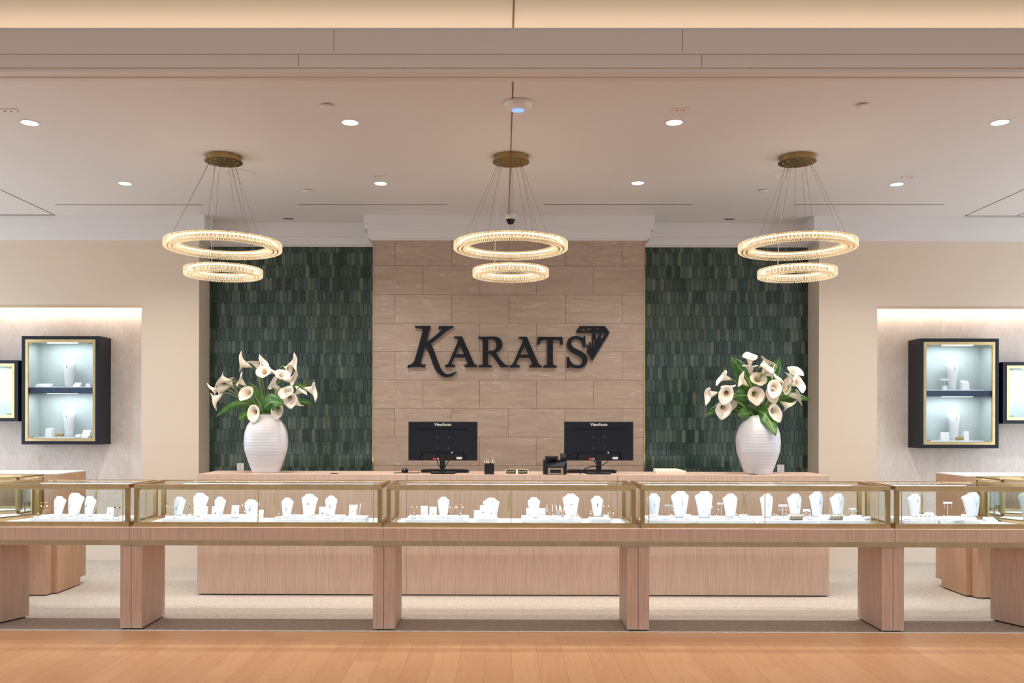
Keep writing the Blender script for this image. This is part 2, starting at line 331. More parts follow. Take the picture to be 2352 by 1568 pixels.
# side walls, with unseen windows added to match the fill lamps
for nm, wn, x0, x1 in (('wall_left', 'added_window_1', XL-.1, XL), ('wall_right', 'added_window_2', XR, XR+.1)):
    m_ = MB(); m_.box(x0, x1, 4.6, 5.2, 0, 3.65); m_.box(x0, x1, 9.0, 9.75, 0, 3.65); m_.box(x0, x1, 5.2, 9.0, 0, .45); m_.box(x0, x1, 5.2, 9.0, 3.05, 3.65); struct(m_.build(nm, M_CREAM))
    m_ = MB()
    for y in (5.2, 6.44, 7.7, 8.94): m_.box(x0+.02, x1-.03, y, y+.06, .45, 3.05)
    for z in (.45, 2.99): m_.box(x0+.02, x1-.03, 5.2, 9.0, z, z+.06)
    struct(m_.build(wn, M_NAVY))
# back wall pieces
GX0, GX1 = PY(457, 800, YW).x, PY(1881, 800, YW).x        # recess edges
NX0, NX1 = PY(325, 750, YW).x, PY(2015, 750, YW).x        # niche edges
PX0, PX1 = PY(856, 800, YW-.01).x, PY(1481.5, 800, YW-.01).x
YG = 9.285; YN = 9.43; NZ = 2.707
mb = MB(); mb.box(NX0, GX0, YW, 9.75, 0, ZC); mb.box(XL, NX0, YW, 9.2, NZ, ZC); mb.box(XL, NX0, 9.2, 9.6, NZ+.06, ZC)
struct(mb.build('wall_back_left', M_CREAM))
mb = MB(); mb.box(GX1, NX1, YW, 9.75, 0, ZC); mb.box(NX1, XR, YW, 9.2, NZ, ZC); mb.box(NX1, XR, 9.2, 9.6, NZ+.06, ZC)
struct(mb.build('wall_back_right', M_CREAM))
for nm, x0, x1 in (('wall_niche_left', XL, NX0), ('wall_niche_right', NX1, XR)):
    struct(MB().box(x0, x1, YN, YN+.1, 0, NZ+.07).build(nm, M_WP))
mb = MB()
for x0, x1 in ((XL, NX0), (NX1, XR)): mb.box(x0+.002, x1-.002, 9.375, 9.40, NZ+.030, NZ+.045)
struct(mb.build('trim_niche_led', M_LEDW))
for nm, x0, x1, yy in (('baseboard_back_left', NX0, GX0, YW), ('baseboard_back_right', GX1, NX1, YW), ('baseboard_niche_left', XL, NX0, YN), ('baseboard_niche_right', NX1, XR, YN)):
    struct(MB().box(x0, x1, yy-.014, yy, 0, .27).build(nm, M_PALE, bevel=.002))
struct(MB().box(GX0, GX1, YG, YG+.4, 0, ZC).build('wall_back', M_GROUTG))
# mosaic: elongated hexagon tiles on the recess wall
rg = random.Random(5)
def mosaic(x0, x1, z0, z1, name):
    mb = MB(); tw = .0462; ph = .1345; tip = .021; g_ = .0009
    r = 0; z = z1+.03
    while z-ph > z0-ph:
        ox = 0 if r % 2 == 0 else tw/2; x = x0-tw+ox
        while x < x1+tw:
            cx = x+tw/2; zt, zb = z, z-ph
            pts = [(cx, zt+tip/2), (cx-tw/2, zt-tip/2), (cx-tw/2, zb+tip/2), (cx, zb-tip/2), (cx+tw/2, zb+tip/2), (cx+tw/2, zt-tip/2)]
            cl = [(min(max(cx+(px-cx)*(1-2*g_/tw), x0), x1), min(max((zt+zb)/2+(pz-(zt+zb)/2)*(1-2*g_/ph), z0), z1)) for px, pz in pts]
            if max(a for a, b in cl)-min(a for a, b in cl) > .004 and max(b for a, b in cl)-min(b for a, b in cl) > .004:
                ta, tb = rg.uniform(-.006, .006), rg.uniform(-.006, .006); cz = (zt+zb)/2
                yy = lambda a, b: YG-.0045+ta*(a-cx)+tb*(b-cz)
                v = rg.random(); v = v*v*.6+.4*v
                ins = [(cx+(a-cx)*.955, cz+(b-cz)*.985) for a, b in cl]
                vs = [(a, YG-.001, b) for a, b in cl]+[(a, yy(a, b), b) for a, b in ins]
                mb.add(vs, [(6, 7, 8, 9, 10, 11)]+[(i, (i+1) % 6, 6+(i+1) % 6, 6+i) for i in range(6)], False, v)
            x += tw
        z -= ph; r += 1
    return mb.build(name, M_GREEN)
GZ = PY(600, 564, YG).z
for a, b, n_ in ((GX0, PX0, 'wall_back_mosaic_left'), (PX1, GX1, 'wall_back_mosaic_right')): struct(mosaic(a+.004, b-.002, .02, GZ+.03, n_))
# stone pillar
struct(MB().box(PX0+.006, PX1-.006, YW+.004, YG+.01, 0, ZC).build('wall_pillar', M_GROUT))
mb = MB(); zs = [PY(1170, y, YW-.01).z for y in (545, 610.5, 677, 742, 807, 872.5, 938, 1003.5, 1069)]
pz_ = zs[-2]-zs[-1]
while zs[-1] > .02: zs.append(max(zs[-1]-pz_, 0.0))
ja = [PY(x, 800, YW-.01).x for x in (907, 1037.3, 1167.8, 1298.3, 1429)]; jb = [PY(x, 800, YW-.01).x for x in (971.5, 1101.8, 1232.5, 1363)]
for i in range(len(zs)-1):
    xs = [PX0+.01]+(ja if i % 2 == 0 else jb)+[PX1-.01]
    for a, b in zip(xs[:-1], xs[1:]):
        g_ = .0013
        mb.box(a+g_, b-g_, YW-.01, YW+.006, zs[i+1]+g_, zs[i]-g_, rnd=rg.random())
struct(mb.build('wall_pillar_tiles', M_STONE))
mb = MB()
for a, b in ((PX0, PX0+.010), (PX1-.010, PX1)): mb.box(a, b, YW-.014, YW+.01, 0, ZC-.2)
struct(mb.build('trim_pillar_edge', M_GOLD))
# side cheeks of pillar
mb = MB()
for a, b in ((PX0, PX0+.008), (PX1-.008, PX1)): mb.box(a, b, YW+.01, YG, 0, ZC)
struct(mb.build('wall_pillar_side', M_CREAM))
# cornices
def cornice(path, name):   # path of points (x,y) along wall face, cornice grows toward -normal side (left of travel)
    mb = MB()
    prof = [(.082, ZC-.142, ZC-.0005), (.048, ZC-.227, ZC-.142), (.020, ZC-.242, ZC-.227)]
    n = len(path)
    for d, z0, z1 in prof:
        off = []
        for i, pnt in enumerate(path):
            pnt = Vector(pnt)
            ns = []
            if i > 0: t = (pnt-Vector(path[i-1])).normalized(); ns.append(Vector((t.y, -t.x)))
            if i < n-1: t = (Vector(path[i+1])-pnt).normalized(); ns.append(Vector((t.y, -t.x)))
            o_ = ns[0] if len(ns) == 1 else (ns[0]+ns[1])/(1+ns[0].dot(ns[1]))
            off.append(pnt+o_*d)
        for i in range(n-1):
            a, b, c, e = path[i], path[i+1], off[i+1], off[i]
            mb.prism([tuple(a), tuple(b), tuple(c), tuple(e)], z0, z1)
    return struct(mb.build(name, M_TRIM))
cornice([(XL, YW), (GX0, YW), (GX0, YG), (PX0, YG), (PX0, YW-.01), (PX1, YW-.01), (PX1, YG), (GX1, YG), (GX1, YW), (XR, YW)], 'trim_cornice')
# ------------------------------------------------------------ ceiling fittings
pos_words = ['leftmost in the front row', 'left of centre in the front row', 'right of centre in the front row', 'rightmost in the front row',
             'leftmost in the back row', 'left of centre in the back row', 'right of centre in the back row', 'rightmost in the back row']
for i, p in enumerate(DL):
    t = thing('recessed_downlight', 'round lit recessed ceiling downlight, '+pos_words[i], 'ceiling light', (p.x, p.y, ZC), group='recessed ceiling downlights')
    k = .0695 if i < 4 else .066
    MB().lathe([(k, -.003), (k, 0), (k*.80, 0), (k*.80, -.003), (k, -.003)], 32).build('trim_ring', M_TRIM, t)
    MB().disc((0, 0, -.0022), k*.80, .0015, 32).build('lens', M_DOWN, t)
for (x, y), lb in (((751, 241), 'left front'), ((1982, 240), 'right front'), ((704, 436), 'left back'), ((1754, 436), 'right back')):
    p = PZ(x, y, ZC)
    tag(MB().lathe([(.012, -.016), (.040, -.015), (.042, -.010), (.036, -.007), (.030, 0)], 24).build('sprinkler_cover', M_CEIL, loc=p), 'small white round sprinkler cover plate on the ceiling, '+lb, 'sprinkler', 'sprinkler covers on the ceiling')
for (x, y), lb in (((552, 398), 'behind the left chandelier canopy'), ((1814, 398), 'behind the right chandelier canopy')):
    p = PZ(x, y, ZC); t = thing('ceiling_speaker', 'large white round flush ceiling speaker '+lb, 'speaker', p, group='flush ceiling speakers')
    MB().lathe([(.125, -.004), (.125, 0), (.115, 0), (.115, -.006), (.125, -.004)], 40).build('rim', M_TRIM, t); MB().disc((0, 0, -.004), .115, .003, 40).build('grille', M_CEIL, t)
for (x, y), lb in (((18, 253), 'at the far left front'), ((1563, 251.5), 'beside the right of centre front downlight'), ((868, 404.5), 'beside the left of centre back downlight'), ((2089, 406.5), 'beside the rightmost back downlight')):
    p = PZ(x, y, ZC); t = thing('emergency_light', 'flat rectangular ceiling sensor plate with red dot '+lb, 'emergency light', p, group='rectangular ceiling plates with red dots')
    MB().box(-.062, .062, -.032, .032, -.006, 0).build('plate', M_TRIM, t, bevel=.002); MB().disc((0, -.015, -.009), .006, .003, 12).build('indicator', M_REDL, t)
    MB().disc((-.022, 0, -.008), .006, .002, 12).build('lamp_head', M_BLACK2, t); MB().disc((.022, 0, -.008), .006, .002, 12).build('lamp_head', M_BLACK2, t)
for i, (x0, x1, y) in enumerate(((127, 465, 469.8), (685, 1028, 469.3), (1248, 1590, 469), (1826, 2169, 469.5))):
    a = PZ(x0, y, ZC); b = PZ(x1, y, ZC); c = (a+b)/2; t = thing('slot_diffuser', 'long thin dark linear slot air diffuser in the ceiling, %s from left' % ('first', 'second', 'third', 'fourth')[i], 'air vent', (c.x, c.y, ZC), group='linear slot diffusers in the ceiling')
    h = (b.x-a.x)/2; MB().box(-h, h, -.014, .014, -.0015, 0).build('slot', M_BLACK2, t); MB().box(-h-.004, h+.004, -.018, -.014, -.003, 0).build('frame', M_TRIM, t)
for (x, y), lb in (((662, 502), 'left'), ((1675, 503), 'right')):
    p = PZ(x, y, ZC); tag(MB().box(-.05, .05, -.012, .012, -.004, 0).build('recess_vent', M_BLACK2, loc=p), 'short black slot vent above the %s green mosaic recess' % lb, 'air vent', 'short slots above the mosaic recesses')
p = PZ(1190, 236, ZC); t = thing('wifi_access_point', 'white domed disc wifi access point with blue ring on the ceiling', 'access point', p)
MB().lathe([(.002, -.052), (.03, -.051), (.06, -.044), (.085, -.030), (.097, -.012), (.092, 0)], 40).build('housing', M_PLW, t); MB().lathe([(.036, -.0525), (.040, -.0515), (.036, -.050), (.034, -.052)], 32).build('status_ring', M_BLUE, t)
p = PZ(1173, 487, ZC); t = thing('security_camera', 'white dome security camera hanging from ceiling before the pillar', 'security camera', p)
MB().lathe([(.052, -.075), (.055, -.070), (.055, 0)], 28).build('housing', M_PLW, t); MB().lathe([(.003, -.125), (.022, -.12), (.036, -.103), (.042, -.085), (.046, -.075)], 28).build('dome', M_BLACK, t)
MB().box(-.03, -.012, -.058, -.055, -.03, -.02).build('label_plate', M_SEAM, t)
# ------------------------------------------------------------ chandeliers
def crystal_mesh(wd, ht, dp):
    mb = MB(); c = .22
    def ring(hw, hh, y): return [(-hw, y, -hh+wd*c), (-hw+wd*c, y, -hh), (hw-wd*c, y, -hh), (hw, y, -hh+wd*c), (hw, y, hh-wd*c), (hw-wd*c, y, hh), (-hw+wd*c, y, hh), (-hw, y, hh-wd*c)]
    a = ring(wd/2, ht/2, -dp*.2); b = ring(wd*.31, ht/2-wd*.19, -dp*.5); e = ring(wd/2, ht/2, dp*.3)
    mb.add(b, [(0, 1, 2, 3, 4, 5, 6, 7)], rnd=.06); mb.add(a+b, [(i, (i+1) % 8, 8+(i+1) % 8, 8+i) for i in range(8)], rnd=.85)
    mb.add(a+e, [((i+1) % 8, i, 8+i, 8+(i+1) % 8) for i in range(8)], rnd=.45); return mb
def ring_part(t, name, R, rin, z0, z1, n):
    zc = (z0+z1)/2; H_ = z1-z0
    m_ = MB()
    m_.lathe([(rin+.012, z1-.001), (rin+.012, z1-.012), (R-.012, z1-.012), (R-.012, z1-.001), (rin+.012, z1-.001)], 96, smooth=False)
    m_.lathe([(rin+.010, z0+.010), (rin+.010, z0+.006), (R-.010, z0+.006), (R-.010, z0+.010), (rin+.010, z0+.010)], 96, smooth=False)
    for k in range(12):
        q = 2*pi*k/12; m_.tube([((R-.013)*math.cos(q), (R-.013)*math.sin(q), z0+.006), ((R-.013)*math.cos(q), (R-.013)*math.sin(q), z1-.002)], .002, 6)
    fr = m_.build(name, M_GOLD, t)
    rm = (R+rin)/2
    MB().lathe([(rm-.014, z1-.017), (rm-.014, z1-.011), (rm+.014, z1-.011), (rm+.014, z1-.017), (rm-.014, z1-.017)], 96, smooth=False).build('led_band', M_BAND, fr)
    out = []
    wd = 2*pi*(R-.004)/n*.95
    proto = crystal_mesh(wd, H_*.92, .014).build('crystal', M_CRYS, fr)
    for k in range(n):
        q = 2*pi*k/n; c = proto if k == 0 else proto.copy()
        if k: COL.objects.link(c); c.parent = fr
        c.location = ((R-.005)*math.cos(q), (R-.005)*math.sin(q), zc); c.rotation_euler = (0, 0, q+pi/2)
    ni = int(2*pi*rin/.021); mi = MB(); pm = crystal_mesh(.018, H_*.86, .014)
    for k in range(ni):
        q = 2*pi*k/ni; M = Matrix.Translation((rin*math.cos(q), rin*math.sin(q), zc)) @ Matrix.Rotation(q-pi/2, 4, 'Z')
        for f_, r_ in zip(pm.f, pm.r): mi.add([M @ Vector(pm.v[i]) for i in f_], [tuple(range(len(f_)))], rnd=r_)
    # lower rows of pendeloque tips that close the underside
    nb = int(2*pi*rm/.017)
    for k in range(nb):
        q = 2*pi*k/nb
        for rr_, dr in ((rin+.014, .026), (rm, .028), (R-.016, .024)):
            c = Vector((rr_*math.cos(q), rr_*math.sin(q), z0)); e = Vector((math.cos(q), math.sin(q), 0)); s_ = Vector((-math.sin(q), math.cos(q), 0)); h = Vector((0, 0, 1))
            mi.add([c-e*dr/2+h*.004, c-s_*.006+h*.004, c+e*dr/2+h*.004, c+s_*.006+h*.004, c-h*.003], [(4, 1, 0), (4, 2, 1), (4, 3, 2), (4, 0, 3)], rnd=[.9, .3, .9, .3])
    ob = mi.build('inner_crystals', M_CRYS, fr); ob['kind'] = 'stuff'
    return fr
YC = 6.9
def chandelier(x, label, rot):
    t = thing('chandelier', label, 'chandelier', (x, YC, ZC), rot, 'two ring crystal chandeliers')
    MB().lathe([(.002, 0), (.134, 0), (.134, -.038), (.145, -.041), (.146, -.047), (.002, -.047)][::-1], 48, smooth=False).build('ceiling_canopy', M_BRASS2, t)
    for k in range(9): q = 2*pi*k/9; MB().ball((.105*math.cos(q), .105*math.sin(q), -.050), .007, 6).build('cable_gripper', M_BRASS2, t)
    zl0, zl1, zs0, zs1 = 2.868-ZC, 2.932-ZC, 2.655-ZC, 2.722-ZC
    ring_part(t, 'large_ring', .45, .355, zl0, zl1, 96); ring_part(t, 'small_ring', .30, .215, zs0, zs1, 64)
    for k in range(6):
        q = 2*pi*(k//2)/3+(.13 if k % 2 else -.13)+.5; qc = 2*pi*k/9*1.0+.5
        MB().tube([(.105*math.cos(q), .105*math.sin(q), -.05), (.40*math.cos(q), .40*math.sin(q), zl1)], .0011, 5).build('suspension_cable', M_STEEL, t)
    for k in range(3):
        q = 2*pi*k/3+1.35
        MB().tube([(.09*math.cos(q), .09*math.sin(q), -.05), (.255*math.cos(q), .255*math.sin(q), zs1)], .0011, 5).build('suspension_cable', M_STEEL, t)
    MB().tube([(-.07, .02, -.05), (-.10, .0, -.3), (-.13, -.03, -.6), (-.14, -.05, zs1)], .0026, 6).build('power_cord', M_PLW, t)
    return t
xs_ = [PY(x, 372, YC).x for x in (514, 1173.5, 1831)]
C0 = chandelier(xs_[1], 'middle brass and crystal chandelier of two tiered rings before the stone pillar', .2)
C1 = copy_tree(C0); C1.location.x = xs_[0]; C1.rotation_euler.z = .9; C1['label'] = 'left brass and crystal chandelier of two tiered rings'
C2 = copy_tree(C0); C2.location.x = xs_[2]; C2.rotation_euler.z = -.5; C2['label'] = 'right brass and crystal chandelier of two tiered rings'
for x in xs_:
    spot('chandelier_glow', (x, YC, 2.66), 34, (1, .72, .45), 165, 1.0, .04)
    l = spot('chandelier_glow', (x, YC, 2.60), 9, (1, .80, .62), 150, 1.0, .25); l.rotation_euler = (pi, 0, 0)
# ------------------------------------------------------------ glass display cases
def inset(poly, ds):      # poly ccw or cw; ds distance per edge (edge i: i -> i+1), moved inward
    n = len(poly); P = [Vector(p) for p in poly]; c = sum(P, Vector((0, 0)))/n; L = []
    for i in range(n):
        a, b = P[i], P[(i+1) % n]; t = (b-a).normalized(); nn = Vector((-t.y, t.x))
        if nn.dot(c-a) < 0: nn = -nn
        L.append((a+nn*ds[i], t))
    out = []
    for i in range(n):
        (a, t), (b, u) = L[i-1], L[i]
        d = t.x*u.y-t.y*u.x
        k = ((b.x-a.x)*u.y-(b.y-a.y)*u.x)/d
        out.append(a+t*k)
    return out
ZB, ZT = .744, 1.050
def case(label, plan, led, leg_edges=(1, 3), front_split=True, back_open=True):
    # plan: front-left, front-right, back-right, back-left
    P = [Vector(p) for p in plan]; c = sum(P, Vector((0, 0)))/4
    t = thing('display_case', label, 'display case', (c.x, c.y, 0), group='glass topped jewellery display cases')
    K = dict(world=True, parent=t)
    MB().prism([tuple(p) for p in inset(P, [0, .001, 0, .001])], .652, ZB, ).build('case_body', M_VEN, bevel=.0012, **K)
    f1 = inset(P, [.020, 0, .02, 0]); f2 = inset(f1, [.012, 0, .02, 0])
    MB().prism([tuple(f1[0]), tuple(f1[1]), tuple(f2[1]), tuple(f2[0])], .613, .652).build('brass_rail', M_RAIL, **K)
    # legs
    for e in leg_edges:
        a, b = P[e], P[(e+1) % 4]
        fr, bk = (a, b) if e == 1 else (b, a)
        d = (bk-fr).normalized(); nn = Vector((-d.y, d.x))
        if nn.dot(c-fr) < 0: nn = -nn
        if e in (1, 3):
            i0 = fr+d*(.033/max(abs(d.y), .3)) + nn*.0015; i1 = fr+d*.46+nn*.0015
            du = (P[1]-P[0]).normalized(); du = du if du.dot(nn) > 0 else -du
            w_ = .078/abs(du.dot(nn))
            q = [i0, i0+du*w_, i1+du*w_, i1]
        MB().prism([tuple(p) for p in q], .012, .652).build('leg_panel', M_VEN2 if 0 else M_VEN, bevel=.0012, **K)
        cc = sum(q, Vector((0, 0)))/4
        MB().prism([tuple(cc+(p-cc)*.86) for p in q], .0016, .0118).build('leg_foot', M_BLACK2, **K)
    O = inset(P, [.035, .018, .015, .018]); I = inset(O, [.029]*4)
    m_ = MB()
    for z0, z1 in ((ZB, .7785), (1.0205, ZT)):
        for i in range(4):
            j = (i+1) % 4
            if i == 2: m_.prism([tuple(O[i]), tuple(O[j]), tuple(O[j]+(I[j]-O[j])*.4), tuple(O[i]+(I[i]-O[i])*.4)], *((ZB, .756) if z0 < .8 else (1.041, ZT)))
            else: m_.prism([tuple(O[i]), tuple(O[j]), tuple(I[j]), tuple(I[i])], z0, z1)
    m_.build('brass_frame', M_BRASS, bevel=.0008, **K)
    for i in range(4):
        t1 = (O[(i+1) % 4]-O[i]).normalized()*.029; t0 = (O[i-1]-O[i]).normalized()*.029
        MB().prism([tuple(O[i]), tuple(O[i]+t1), tuple(I[i]), tuple(O[i]+t0)], .7785, 1.0205).build('brass_post', M_BRASS2, bevel=.0008, **K)  # darker brass paints in the dim reflection on the uprights
    G1 = inset(O, [.010]*4); G2 = inset(O, [.014]*4)
    for i in range(4):
        j = (i+1) % 4
        a, b = G1[i], G1[j]; dd = (b-a).normalized()*.022
        if i == 2:      # sliding doors at the back
            mid = (a+b)/2; tt = (b-a).normalized()
            for (p, q, off) in ((a+dd, mid+tt*.02, 0.0), (mid-tt*.02, b-dd, .008)):
                nn = Vector((-tt.y, tt.x)); nn = nn if nn.dot(c-mid) > 0 else -nn
                p2, q2 = p+nn*off, q+nn*off
                g_ = MB().prism([tuple(p2), tuple(q2), tuple(q2+nn*.004), tuple(p2+nn*.004)], .7785, 1.0195).build('sliding_door', M_GLASS, **K)
                for e_, s_ in (((q2, -1),) if off == 0 else ()):
                    h_ = MB().prism([tuple(e_-nn*.001), tuple(e_+tt*.012*s_-nn*.001), tuple(e_+tt*.012*s_+nn*.006), tuple(e_+nn*.006)], .7785, 1.0195).build('edge_strip', M_GOLD, parent=g_)
                    h_.location = -t.location
        else:
            MB().prism([tuple(a+dd), tuple(b-dd), tuple(G2[j]-dd), tuple(G2[i]+dd)], .7785, 1.0203).build('glass_panel', M_GLASS, **K)
    MB().prism([tuple(p) for p in inset(I, [.0003]*4)], 1.036, 1.041).build('glass_top', M_GLASS, **K)
    MB().prism([tuple(p) for p in inset(P, [.045]*4)], ZB+.0005, .757).build('deck', M_WHITE, **K)
    # gold light channel under the front top rail
    a, b = I[0], I[1]; tt = (b-a).normalized(); nn = Vector((-tt.y, tt.x)); nn = nn if nn.dot(c-a) > 0 else -nn
    MB().prism([tuple(a+nn*.001), tuple(b+nn*.001), tuple(b+nn*.014), tuple(a+nn*.014)], 1.010, 1.0195).build('light_channel', M_GOLD, **K)
    if front_split:
        mid = (O[0]+O[1])/2+nn*.012
        MB().prism([tuple(mid-tt*.0025), tuple(mid+tt*.0025), tuple(mid+tt*.0025+nn*.006), tuple(mid-tt*.0025+nn*.006)], .7785, 1.0095).build('glass_joint', M_GOLD, **K)
    for s_, e_ in ((1, a), (-1, b)):     # thin inner gold uprights near the front corners
        q = e_+tt*.035*s_+nn*.02
        MB().prism([tuple(q), tuple(q+tt*.005*s_), tuple(q+tt*.005*s_+nn*.005), tuple(q+nn*.005)], .757, 1.0095).build('shelf_upright', M_GOLD, **K)
    if led:
        s0, s1 = led; L_ = (b-a).length; mm = MB(); n = int((s1-s0)*L_/.0135)
        p0 = a+tt*s0*L_+nn*.30; p1 = a+tt*s1*L_+nn*.30
        bar = MB().prism([tuple(p0), tuple(p1), tuple(p1+nn*.014), tuple(p0+nn*.014)], 1.0300, 1.0330).build('led_strip', M_PLW, **K)
        for k in range(n):
            q = p0+(p1-p0)*(k+.5)/n+nn*.007; mm.prism([tuple(q-tt*.0042-nn*.005), tuple(q+tt*.0042-nn*.005), tuple(q+tt*.0042+nn*.005), tuple(q-tt*.0042+nn*.005)], 1.0331, 1.0352)
        h_ = mm.build('led', M_LED, parent=bar, world=False); h_.location = -t.location; h_['kind'] = 'stuff'
    cc = (a+b)/2+nn*.035
    area('case_light', (cc.x, cc.y, 1.008), (math.radians(38), 0, math.atan2(nn.y, nn.x)-pi/2), (b-a).length*.92, .012, 2.3*(b-a).length, COOL)
    return t
YF, YB = 6.25, 6.83
JX = [PY(x, 1240, YF).x for x in (297, 880.4, 1467.7, 2056)]
case('glass jewellery display case directly in front of the left vase, gold sapphire pieces inside', [(JX[0], YF), (JX[1], YF), (JX[1], YB), (JX[0], YB)], (.12, .955))
case('middle glass jewellery display case in front of the two monitors', [(JX[1], YF), (JX[2], YF), (JX[2], YB), (JX[1], YB)], (.045, .92))
case('glass jewellery display case in front of the right vase with eight white busts inside', [(JX[2], YF), (JX[3], YF), (JX[3], YB), (JX[2], YB)], (.03, .93))
LI, LO, RI, RO = (-3.655, YB), (-3.905, YF), (3.745, YB), (3.995, YF)
case('leftmost front glass display case with mitred far end, three slanted white busts', [LO, (JX[0], YF), (JX[0], YB), LI], (.28, .955), front_split=False)
case('rightmost front glass display case with mitred far end, black stone bracelets inside', [(JX[3], YF), RO, RI, (JX[3], YB)], (.04, .62), front_split=False)
LD, LDo, RD, RDo = (-3.935, 7.09), (-4.48, 6.83), (4.035, 7.09), (4.58, 6.83)
case('short angled corner display case at the left bend of the row', [LDo, LO, LI, LD], None, leg_edges=(), front_split=False)
case('short angled corner display case at the right bend of the row', [RO, RDo, RD, RI], None, leg_edges=(), front_split=False)
case('side display case running back from the left corner case', [(-4.49, 7.474), (-4.48, 6.835), (-3.935, 7.095), (-3.925, 7.474)], None, leg_edges=(), front_split=False)
case('side display case running back from the right corner case', [(4.58, 6.835), (4.59, 7.474), (4.025, 7.474), (4.035, 7.095)], None, leg_edges=(), front_split=False)
for sx, X1, X2, Xs, lb in ((-1, -3.925, -3.882, -3.85, 'left'), (1, 4.015, 3.972, 3.965, 'right')):
    if sx > 0: X1, X2, Xs = 4.063, 4.013, 4.013
    far = sx*5.2
    t = thing('side_counter', 'pale oak side counter with white top behind the %s display cases' % lb, 'counter', (X1, 7.8, 0), group='oak side counters')
    K = dict(world=True, parent=t)
    a, b = sorted((X1, far)); MB().box(a, b, 7.478, 7.560, .012, .74).build('end_panel', M_VEN2, bevel=.0012, **K)
    a, b = sorted((X2, far)); MB().box(a, b, 7.565, 7.985, .012, 1.040).build('carcass', M_VEN2, bevel=.0012, **K)
    MB().box(a, b, 7.985, 8.09, .075, 1.040).build('back_section', M_VEN2, **K)
    MB().box(a, b, 7.565, 8.092, 1.040, 1.050).build('counter_top', M_PLW, bevel=.0015, **K)
    MB().box(a+.03, b-.03, 7.60, 7.97, 0, .0118).build('plinth', M_BLACK2, **K)
# ------------------------------------------------------------ service counter
YCt = 7.54; CZ = 1.0505; YCb = 8.06
CXs = [PY(x, 1200, YCt).x for x in (453, 933.5, 1418, 1905)]
for i, lb in enumerate(('left', 'middle', 'right')):
    a, b = CXs[i]+.001, CXs[i+1]-.001
    t = thing('service_counter', '%s section of the long pale oak service counter behind the glass cases' % lb, 'counter', ((a+b)/2, 7.8, 0), group='sections of the oak service counter')
    K = dict(world=True, parent=t)
    MB().box(a, b, YCt, YCb, 1.000, CZ).build('counter_top', M_VEN, bevel=.0015, **K)
    MB().box(a, b, YCt+.002, YCt+.022, .012, .9995).build('front_panel', M_VEN, **K)
    for x0, x1 in ((a+.001, a+.024), (b-.024, b-.001)): MB().box(x0, x1, YCt+.0225, YCb-.04, .012, .9995).build('side_panel', M_VEN, **K)
    MB().box(a+.026, b-.026, YCt+.03, YCb-.1, 0, .0118).build('plinth', M_BLACK2, **K)
    MB().box(a+.026, b-.026, YCt+.3, YCt+.32, .012, .9995).build('inner_panel', M_VEN, **K)
for x_, y_, lb in ((768, 1087.3, 'right of the left vase'), (1729, 1089.3, 'in front of the right vase')):
    p = PZ(x_, y_, CZ); MBo = MB().lathe([(.001, .0035), (.032, .0035), (.038, .002), (.038, .0001)][::-1], 24).build('cable_grommet', M_BLACK2, loc=(p.x, p.y, CZ))
    tag(MBo, 'flat round black cable grommet on the counter %s' % lb, 'cable grommet', 'black cable grommets')
